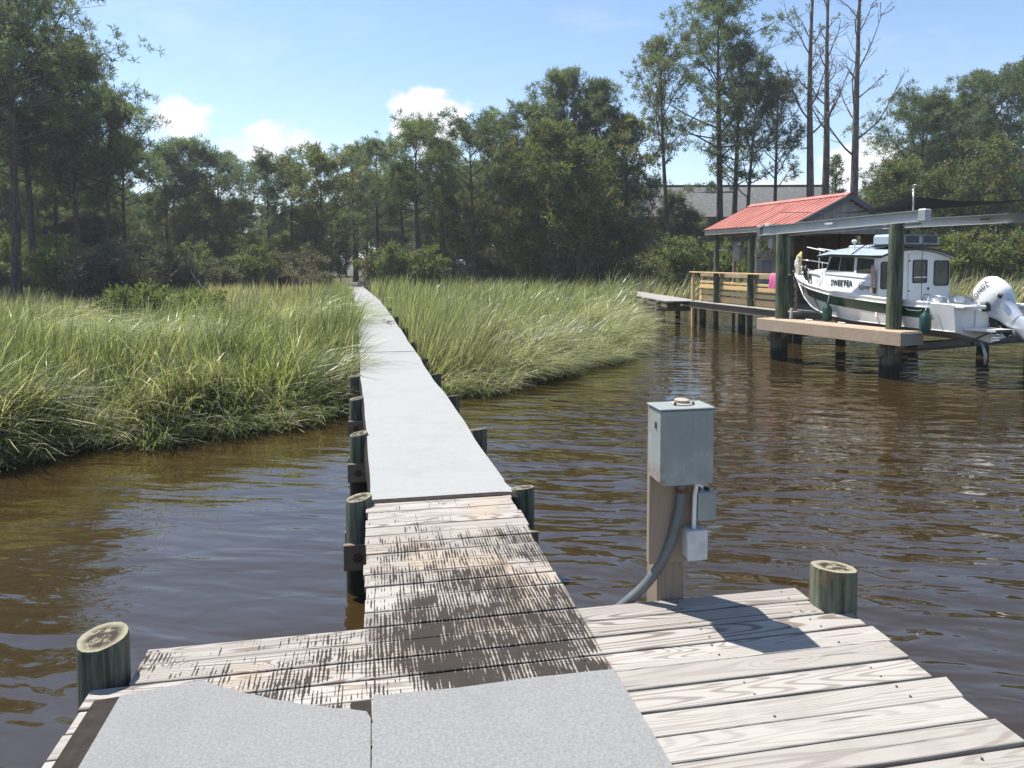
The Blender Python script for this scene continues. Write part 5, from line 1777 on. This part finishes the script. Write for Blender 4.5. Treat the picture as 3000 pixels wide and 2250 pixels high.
    # decks
    fd = [[(-gx(y) + 0.02, y, gun(y)), (0, y, gun(y) + 0.06), (gx(y) - 0.02, y, gun(y))] for y in ys if y > 1.7]
    MB().grid(fd).build('foredeck', 'gelcoat', root, True)
    for sgn in (-1, 1):
        cap = [[(sgn * (gx(y) - 0.02), y, gun(y) + 0.004), (sgn * (gx(y) - 0.2), y, gun(y) + 0.02)] for y in ys if y < 1.9]
        MB().grid(cap if sgn < 0 else [r_[::-1] for r_ in cap]).build('side_deck', 'gelcoat', root, True)
        co = [[(sgn * (gx(y) - 0.2), y, gun(y) + 0.02), (sgn * (gx(y) - 0.2), y, 0.38)] for y in ys if y < 1.9]
        MB().grid(co).build('cockpit_side', 'gelcoat', root, True)
    MB().box((0, 0.95, 0.37), (1.5, 1.8, 0.02)).build('cockpit_floor', 'gelcoat', root)
    # transom with motor well, quarters curving in, swim step
    tw = MB()
    tw.add([(-.84, 0, chz(0)), (0, 0, kz(0)), (.84, 0, chz(0)), (.90, 0, gun(0)), (.42, 0, gun(0)), (.36, 0, .48), (-.36, 0, .48), (-.42, 0, gun(0)), (-.90, 0, gun(0))],
           [(0, 1, 6, 7, 8), (1, 2, 3, 4, 5), (1, 5, 6)])
    tw.build('transom', 'gelcoat', root)
    MB().box((-0.62, -0.06, gun(0) - 0.02), (0.52, 0.30, 0.07), None, 0.02).build('quarter_top', 'gelcoat', root)
    MB().box((0.62, -0.06, gun(0) - 0.02), (0.52, 0.30, 0.07), None, 0.02).build('quarter_top', 'gelcoat', root)
    MB().box((0, -0.02, 0.46), (0.80, 0.03, 0.42), None, 0.01).build('motor_well', 'gelcoat', root)
    sw = MB().prism([(-0.66, -0.02), (-0.50, -0.50), (-0.12, -0.56), (-0.12, -0.02)], 0.30, 0.345).build('swim_platform', 'gelcoat', root)
    MB().box((-0.32, -0.545, 0.322), (0.40, 0.012, 0.05), None, 0.003).build('platform_edge', 'trim_dark', sw)
    MB().bar((-0.6, -0.04, 0.06), (-0.52, -0.4, 0.29), 0.03, 0.03).build('platform_strut', 'trim_dark', sw)
    for k in range(3):
        MB().bar((-0.42, -0.34, 0.24 - 0.05 * k), (-0.22, -0.34, 0.24 - 0.05 * k), 0.02, 0.02).build('ladder_rung', 'chrome', sw)
    MB().tube([(-0.45, -0.2, 0.1), (-0.45, -0.28, -0.12), (-0.45, -0.28, -0.3)], [0.02, 0.03, 0.02], 8).build('trim_tab_ram', 'galv', root, True)
    # lower cabin body
    def bx(y):
        return itp(y, [1.75, 3.3, 3.8, 4.2, 4.6, 4.85], [.93, .86, .78, .64, .42, .20])
    def bz(y):
        return itp(y, [1.75, 2.6, 3.3, 3.9, 4.4, 4.85], [1.98, 2.02, 2.07, 2.06, 2.02, 1.95]) - Z0
    yb = np.concatenate([np.linspace(1.75, 3.3, 8), np.linspace(3.45, 4.85, 10)])
    body = []
    for y in yb:
        x, z, g = bx(y), bz(y), gun(y) - 0.02
        crown = 0.06
        body.append([(-x, y, g), (-x * 0.985, y, z - 0.05), (-x * 0.94, y, z), (-x * 0.4, y, z + crown * 0.8), (0, y, z + crown), (x * 0.4, y, z + crown * 0.8), (x * 0.94, y, z), (x * 0.985, y, z - 0.05), (x, y, g)])
    mb = MB().grid(body)
    nlast = len(mb.v) - 9
    mb.f.append(tuple(range(nlast, nlast + 9)))
    mb.build('cuddy', 'gelcoat', root, 40)
    # pilothouse: aft wall, side posts, roof
    YA, YF = 1.75, 3.22
    ZA = 2.34 - Z0
    ZT = 2.42 - Z0
    # aft bulkhead with cambered head
    pts = []
    for k in range(11):
        x = -0.95 + 0.19 * k
        pts.append((x, ZA + 0.16 * (1 - (x / 0.95) ** 2)))
    aw = MB()
    n = len(pts)
    v = [(p[0], YA - 0.02, 1.13 - Z0) for p in pts] + [(p[0] * (0.97), YA - 0.02, p[1]) for p in pts]
    aw.add(v, [(k, k + 1, n + k + 1, n + k) for k in range(n - 1)])
    v2 = [(p[0], p[1] + 0.05, p[2]) for p in v]
    aw.add(v2, [(k + 1, k, n + k, n + k + 1) for k in range(n - 1)])
    aw.add([v[0], v2[0], v2[n], v[n]], [(0, 3, 2, 1)])
    aw.add([v[n - 1], v2[n - 1], v2[2 * n - 1], v[2 * n - 1]], [(0, 1, 2, 3)])
    wall = aw.build('aft_bulkhead', 'gelcoat', root)

    def pane(name, x0, x1, z0, z1, y, parent, frame='rubber_black', r_=0.05, top_drop=0.0):
        poly = []
        for (cx, cz, a0) in ((x1 - r_, z1 - r_, 0), (x0 + r_, z1 - r_, 90), (x0 + r_, z0 + r_, 180), (x1 - r_, z0 + r_, 270)):
            for k in range(5):
                a = R(a0 + 22.5 * k)
                poly.append((cx + r_ * math.cos(a), cz + r_ * math.sin(a)))
        def ring(e, yy):
            mx, mz = (x0 + x1) / 2, (z0 + z1) / 2
            return [(mx + (p[0] - mx) * (1 + e / (x1 - x0) * 2), yy, mz + (p[1] - mz) * (1 + e / (z1 - z0) * 2)) for p in poly]
        f = MB()
        f.grid([ring(0.022, y), ring(0.022, y - 0.016), ring(0.0, y - 0.016), ring(0.0, y - 0.004)], True)
        fo = f.build('window_frame' if name == 'pane' else name + '_frame', frame, parent)
        g = ring(0.001, y - 0.006)
        MB().add(g, [tuple(range(len(g)))]).build('pane', 'tinted_glass', fo)
        return fo
    z = lambda a: a - Z0
    pane('window', 0.52, 0.88, z(1.78), z(2.27), YA - 0.02, wall)
    pane('window', -0.86, -0.50, z(1.72), z(2.24), YA - 0.02, wall)
    dr = MB().box((0.10, YA - 0.031, z(1.84)), (0.56, 0.02, 1.16), None, 0.006).build('cabin_door', 'gelcoat', root)
    pane('door_window', -0.06, 0.27, z(1.84), z(2.28), YA - 0.041, dr, 'rubber_black', 0.03)
    MB().box((0.105, YA - 0.062, z(1.94)), (0.33, 0.012, 0.02)).build('window_bar', 'gelcoat', dr)
    MB().box((0.33, YA - 0.055, z(1.70)), (0.03, 0.025, 0.06), None, 0.006).build('door_handle', 'trim_dark', dr)
    for zz in (1.66, 2.28):
        MB().box((-0.165, YA - 0.047, z(zz)), (0.04, 0.012, 0.03), None, 0.003).build('hinge', 'trim_dark', dr)
    # sides: sill to roof, sloping windshield front
    for sgn in (-1, 1):
        def P2(y, zz):
            t = (zz - 2.0) / 0.45
            return (sgn * (itp(y, [1.75, 3.3], [.925, .855]) - 0.03 * t), y, zz - Z0)
        outline = [(1.75, 1.90), (3.36, 1.98), (3.22, 2.44), (1.75, 2.36)]
        wn = [[(1.90, 2.035), (2.35, 2.045), (2.35, 2.325), (1.90, 2.30)], [(2.47, 2.065), (2.88, 2.075), (2.84, 2.345), (2.47, 2.335)], [(2.93, 2.08), (3.29, 2.09), (3.18, 2.355), (2.89, 2.347)]]
        s_ = MB().add([P2(*p) for p in outline], [(0, 1, 2, 3) if sgn > 0 else (0, 3, 2, 1)]).build('cabin_side', 'gelcoat', root)
        for q in wn:
            o4 = []
            for d, e in ((0.006, 0.018), (0.006, 0.0)):
                my, mz = sum(p[0] for p in q) / 4, sum(p[1] for p in q) / 4
                o4.append([(P2(my + (p[0] - my) * (1 + e / 0.2), mz + (p[1] - mz) * (1 + e / 0.13))[0] + sgn * d,) + P2(my + (p[0] - my) * (1 + e / 0.2), mz + (p[1] - mz) * (1 + e / 0.13))[1:] for p in q])
            f = MB().grid(o4, True).build('window_frame', 'rubber_black', s_)
            MB().add([(p[0] - sgn * 0.001, p[1], p[2]) for p in o4[1]], [(0, 1, 2, 3) if sgn > 0 else (0, 3, 2, 1)]).build('pane', 'tinted_glass', f)
    # windshield
    ws = MB()
    ws.add([(-.855, 3.36, z(1.98)), (.855, 3.36, z(1.98)), (.83, 3.22, z(2.44)), (-.83, 3.22, z(2.44))], [(1, 0, 3, 2)])
    w_ = ws.build('windshield_frame', 'gelcoat', root)
    for x0, x1 in ((-.78, -.27), (-.23, .23), (.27, .78)):
        MB().add([(x0, 3.345, z(2.06)), (x1, 3.345, z(2.06)), (x1, 3.252, z(2.385)), (x0, 3.252, z(2.385))], [(1, 0, 3, 2)]).build('pane', 'tinted_glass', w_)
    # roof with camber, dark drip edge, overhanging visor
    yr = np.linspace(1.62, 3.52, 9)
    rows = []
    for y in yr:
        row = []
        hw = 0.98 - 0.03 * max(0, y - 3.0) * 4 * 0.5
        for k in range(13):
            x = -hw + 2 * hw * k / 12
            row.append((x, y, z(2.385) + 0.055 * (y - 1.62) / 1.9 + 0.175 * (1 - (x / hw) ** 2) - (0.05 * max(0, y - 3.1) / 0.42)))
        rows.append(row)
    rf = MB().grid(rows).build('roof', 'roof_blue', root, True)
    und = [[(p[0], p[1], p[2] - 0.05) for p in r_] for r_ in rows]
    MB().grid([r_[::-1] for r_ in und]).build('headliner', 'gelcoat', rf, True)
    ring_t = [rows[0][k] for k in range(13)] + [rows[i][12] for i in range(1, 9)] + [rows[8][k] for k in range(11, -1, -1)] + [rows[i][0] for i in range(7, 0, -1)]
    MB().grid([ring_t, [(p[0], p[1], p[2] - 0.05) for p in ring_t]], True).build('drip_edge', 'trim_dark', rf, fix=True)
    MB().box((0, 2.75, z(2.575)), (0.9, 0.8, 0.10), None, 0.04).build('roof_hatch', 'roof_blue', rf)
    ac = MB().box((0.02, 2.0, z(2.705)), (1.15, 0.66, 0.25), None, 0.05).build('air_conditioner', 'roof_blue', root)
    MB().box((-0.15, 1.667, z(2.72)), (0.34, 0.01, 0.14), None, 0.002).build('grille', 'trim_dark', ac)
    MB().box((0.32, 1.667, z(2.72)), (0.36, 0.01, 0.14), None, 0.002).build('grille', 'trim_dark', ac)
    MB().box((0.02, 1.99, z(2.59)), (1.17, 0.69, 0.03)).build('gasket', 'trim_dark', ac)
    MB().lathe([(0.02, 0), (0.02, 0.16), (0.05, 0.17), (0.055, 0.21), (0.03, 0.23)], (-0.62, 2.75, z(2.51)), 10).build('antenna_puck', 'plastic_white', root, 40)
    MB().tube([(-0.96, 2.45, z(2.42)), (-0.6, 2.5, z(2.60)), (-0.35, 2.55, z(2.66))], 0.012, 6).build('roof_line', 'rubber_black', root)
    for k in range(2):
        MB().tube([(-0.75 + 0.3 * k, 3.50, z(2.50)), (-0.70 + 0.32 * k, 4.15, z(2.60 - 0.03 * k))], 0.013, 6).build('fishing_rod_holder', 'alu_white', root)
    MB().tube([(-0.90, 3.48, z(2.48)), (-0.86, 3.56, z(2.1))], 0.012, 6).build('visor_strut', 'alu_white', root)
    # bow fittings
    for sgn in (-1, 1):
        r_ = [(sgn * (gx(y) - 0.06), y, gun(y) + 0.36) for y in np.linspace(3.6, 5.1, 8)] + [(sgn * 0.03, 5.25, gun(5.2) + 0.36)]
        o = MB().tube(r_, 0.012, 6).build('bow_rail', 'chrome', root, True)
        for p in r_[::2]:
            MB().tube([(p[0], p[1], p[2] - 0.36), p], 0.010, 6).build('stanchion', 'chrome', o, True)
    for y in (4.05, 4.32):
        MB().lathe([(0.055, 0), (0.055, 0.014), (0.04, 0.016)], (-bx(y) - 0.004, y, z(1.90)), 14, Matrix.Rotation(R(-90), 3, 'Y')).build('porthole', 'trim_dark', root)
    an = MB().bar((0, 5.2, gun(5.2) + 0.02), (0, 5.5, gun(5.3) + 0.05), 0.10, 0.03).build('bow_roller', 'chrome', root)
    # rolled sun cloth tied at the bow rail
    rc = MB().tube([(-0.16, 5.12, gun(5.1) + 0.05), (-0.18, 5.12, gun(5.1) + 0.25), (-0.13, 5.13, gun(5.1) + 0.45), (-0.05, 5.15, gun(5.1) + 0.58)], [0.07, 0.09, 0.075, 0.02], 9).build('furled_cloth', 'cloth_yellow', root, True)
    MB().tube([(-0.26, 5.05, gun(5.1) + 0.05), (-0.27, 5.05, gun(5.1) + 0.35), (-0.2, 5.08, gun(5.1) + 0.5)], [0.04, 0.045, 0.02], 8).build('cloth_cover', 'plastic_white', rc, True)
    # lettering on the cabin side
    def text(body, h, y, zz, mat, shear=0.0, name='lettering', sx=1.0):
        dx = (bx(1.8) - bx(3.25)) / 1.45
        X = Vector((-dx, -1, 0)).normalized()
        Zv = Vector((0.012, 0, 1)).normalized()
        Nn = X.cross(Zv).normalized()
        M = Matrix((X, Zv, Nn)).transposed().to_4x4()
        M.translation = Vector((-bx(y) - 0.004, y, zz - Z0))
        return text_mesh(name, body, h, shear, mat, root, M @ Matrix.Diagonal((sx, 1, 1, 1)))
    text("SWEE'PEA", 0.185, 3.16, 1.735, 'letter_black', 0.12, sx=0.76)
    text("Corsay", 0.115, 2.24, 1.70, 'letter_grey', 0.35, 'script_lettering', 0.72)
    o = MB().tube([(-bx(2.2) - 0.006, 2.18 + 0.09 * math.cos(t + math.pi), z(1.755) + 0.085 * math.sin(t)) for t in np.linspace(1.0, 5.2, 14)], [0.004] + [0.009] * 12 + [0.003], 5).build('script_flourish', 'letter_grey', root)
    # towel on the aft corner, slings, fenders
    st = MB()
    for yy in (4.05,):
        st.bar((-gx(yy) - 0.02, yy, gun(yy) + 0.28), (-cx_(yy) - 0.14, yy - 0.35, chz(yy) - 0.02), 0.06, 0.012, (1, 0, 0))
    st.build('bow_strap', 'strap_grey', root)
    MB().tube([(-gx(4.05) + 0.02, 4.05, gun(4.05) + 0.1), (-gx(4.05) - 0.02, 4.05, gun(4.05) + 0.32), (-gx(4.05), 4.05, gun(4.05) + 0.45)], [0.03, 0.05, 0.015], 8).build('strap_hook', 'rubber_black', root, True)
    MB().tube([(-bx(3.32) - 0.02, 3.32, z(2.0)), (-gx(3.4) - 0.02, 3.44, gun(3.4))], 0.006, 5).build('tie_line', 'rubber_black', root)
    MB().tube([(-0.9, 1.3, gun(1.3) + 0.02), (-0.95, 0.95, gun(1) - 0.16), (-0.93, 0.7, gun(1) - 0.16), (-0.86, 0.35, gun(0.3) + 0.05)], 0.012, 6).build('mooring_line', 'plastic_white', root, True)
    MB().tube([(-0.8, 0.2, gun(0) + 0.04), (-0.8, 0.22, gun(0) + 0.14), (-0.78, 0.75, gun(0.7) + 0.16), (-0.78, 0.8, gun(0.7) + 0.02)], 0.012, 6).build('grab_rail', 'chrome', root, True)
    for (x, y) in ((-0.7, 0.55), (-0.66, 0.75), (-0.2, 0.5)):
        MB().box((x, y, gun(0.5) + 0.07), (0.16, 0.14, 0.12), None, 0.03).build('cockpit_gear', 'plastic_white', root)
    # outboard motor, tilted up
    om = empty('outboard_motor', (0, 0, 0))
    om.parent = root
    del_tilt = R(52)
    T = Matrix.Translation(Vector((0.02, -0.16, 0.60))) @ Matrix.Rotation(-del_tilt, 4, 'X') @ Matrix.Rotation(R(4), 4, 'Y')
    om.matrix_basis = T
    # motor coordinates: z up the leg when upright, y forward

    def loft(secs, name, mat, smooth=60, par=om, n=18):
        rows = []
        for (zz, yc, hy, hx, pw) in secs:
            row = []
            for k in range(n):
                a = 2 * math.pi * k / n
                ca, sa = math.cos(a), math.sin(a)
                row.append((hx * math.copysign(abs(ca) ** pw, ca), yc + hy * math.copysign(abs(sa) ** pw, sa), zz))
            rows.append(row)
        m_ = MB().grid(rows, True)
        m_.f.append(tuple(range(n))[::-1])
        m_.f.append(tuple((len(rows) - 1) * n + k for k in range(n)))
        return m_.build(name, mat, par, smooth)
    cow = loft([(0.06, -0.10, 0.24, 0.15, .7), (0.12, -0.12, 0.31, 0.20, .7), (0.26, -0.13, 0.335, 0.225, .7), (0.42, -0.13, 0.335, 0.225, .7), (0.54, -0.14, 0.30, 0.205, .75), (0.61, -0.15, 0.23, 0.16, .8), (0.64, -0.15, 0.12, 0.09, .9)], 'cowling_cover', 'motor_white')
    loft([(-0.34, -0.10, 0.17, 0.10, .8), (-0.12, -0.10, 0.20, 0.13, .8), (0.03, -0.10, 0.26, 0.17, .75), (0.10, -0.115, 0.315, 0.205, .7)], 'midsection', 'motor_silver')
    loft([(-0.78, -0.12, 0.16, 0.045, .9), (-0.55, -0.12, 0.17, 0.055, .9), (-0.34, -0.10, 0.165, 0.09, .8)], 'leg', 'motor_silver')
    loft([(-0.815, -0.16, 0.30, 0.10, .9), (-0.795, -0.16, 0.32, 0.11, .9)], 'anti_ventilation_plate', 'motor_silver')
    MB().lathe([(0.0, 0.24), (0.05, 0.18), (0.065, 0.05), (0.06, -0.2), (0.045, -0.26)], (0, -0.12, -0.95), 14, Matrix.Rotation(R(-90), 3, 'X')).build('gear_case', 'motor_silver', om, 50)
    loft([(-1.15, -0.02, 0.05, 0.01, 1), (-0.95, -0.06, 0.10, 0.02, 1), (-0.80, -0.10, 0.14, 0.03, 1)], 'skeg', 'motor_silver')
    for k in range(3):
        a = R(120 * k + 20)
        rows = []
        for t in (0.06, 0.12, 0.17):
            c, s = math.cos(a), math.sin(a)
            w = 0.09 if t < 0.15 else 0.05
            rows.append([(t * c - s * w * e, -0.37 + 0.05 * e, -0.95 + t * s + c * w * e) for e in (-1, 0, 1)])
        MB().grid(rows).build('propeller_blade', 'rubber_black', om, True)
    br = MB()
    br.box((0, 0.17, -0.02), (0.24, 0.10, 0.34), None, 0.02)
    br.box((0.11, 0.2, -0.2), (0.04, 0.2, 0.24), None, 0.01)
    br.box((-0.11, 0.2, -0.2), (0.04, 0.2, 0.24), None, 0.01)
    br.build('clamp_bracket', 'rubber_black', om)
    MB().tube([(0, 0.10, 0.0), (0.0, 0.30, -0.15)], 0.035, 8).build('tilt_ram', 'galv', om)
    MB().tube([(-0.1, 0.25, 0.05), (-0.28, 0.45, -0.08), (-0.36, 0.62, -0.2)], 0.02, 6).build('control_cable', 'rubber_black', om, True)
    for zz, yy in ((0.10, 0.16), (0.08, -0.35)):
        MB().box((-0.205, yy, zz), (0.05, 0.09, 0.08), None, 0.015).build('cover_strap', 'trim_dark', cow)
    X, Yv = Vector((0, -1, 0)), Vector((0, 0, 1))
    M = Matrix((X, Yv, X.cross(Yv))).transposed().to_4x4()
    M.translation = Vector((-0.229, 0.10, 0.40))
    text_mesh('maker_lettering', 'HONDA', 0.125, 0.0, 'letter_grey', om, M)
    # small auxiliary motor on the starboard side of the well, dark
    km = MB()
    km.tube([(0.30, -0.06, 0.75), (0.30, -0.1, 0.98), (0.28, -0.12, 1.06)], [0.085, 0.10, 0.04], 10)
    km.bar((0.30, -0.1, 0.8), (0.30, -0.14, 0.2), 0.06, 0.09)
    km.build('auxiliary_motor', 'rubber_black', root, 40)
    MB().box((-0.20, -0.05, 0.72), (0.16, 0.14, 0.17), None, 0.03).build('stern_lamp_box', 'trim_dark', root)

    # world positions of side points
    def W(x, y, zz):
        return Vector((8.87 + x * math.cos(HB) - y * math.sin(HB), 13.17 + x * math.sin(HB) + y * math.cos(HB), zz))
    simple('fender_green', (0.008, 0.055, 0.042), 0.4, 0.15, 8)
    for y, x, zz, lab in ((3.02, -1.06, 0.96, 'dark green boat fender hanging mid hull beside the far lift piling'), (0.45, -1.06, 0.97, 'dark green boat fender hanging at the stern end of the catwalk')):
        f = empty('boat_fender', W(x, y, zz), HB, lab, 'fender', 'green fenders along the hull')
        MB().lathe([(0.03, -0.02), (0.085, 0.0), (0.098, 0.05), (0.10, 0.24), (0.085, 0.30), (0.04, 0.345), (0.03, 0.39)], (0, 0, 0), 14).build('body', 'fender_green', f, 40)
        MB().tube([(0, 0, 0.38), (0.06, 0, 0.64)], 0.008, 5).build('rope', 'plastic_white', f)
    tw = empty('sun_towel', W(-0.955, 1.82, 1.62), HB, 'faded pink and black jacket hanging at the aft cabin corner', 'towel')
    rows = []
    for j, (zz, w) in enumerate([(0.0, .10), (0.15, .13), (0.3, .15), (0.45, .12), (0.58, .05)]):
        rows.append([(-0.03 - 0.025 * math.sin(k * 1.9 + j), -w / 2 + w * k / 5, zz) for k in range(6)])
    MB().grid(rows).build('cloth', 'sun_pink', tw, True)
    MB().box((-0.045, -0.06, 0.06), (0.03, 0.08, 0.14), None, 0.012).build('pouch', 'rubber_black', tw)


boat()


# ------------------------------------------------------------------ haze volume over the marsh, added to lift the dark trees
def haze():
    m = bpy.data.materials.new('haze')
    m.use_nodes = True
    nt = NT(m.node_tree)
    nt.n.clear()
    v = nt.node('VolumePrincipled', {'Color': (0.86, 0.93, 1.0, 1.0), 'Density': HAZE_DENSITY, 'Anisotropy': 0.25})
    out = nt.node('OutputMaterial')
    nt.l.new(v.outputs[0], out.inputs['Volume'])
    o = MB().box((0, 0, 12), (3140, 3140, 28)).build('haze', m)
    tag(o, 'thin pale haze volume over the whole marsh, added to brighten the dark trees', 'haze', kind='stuff')


HAZE_DENSITY = 0.0008
haze()
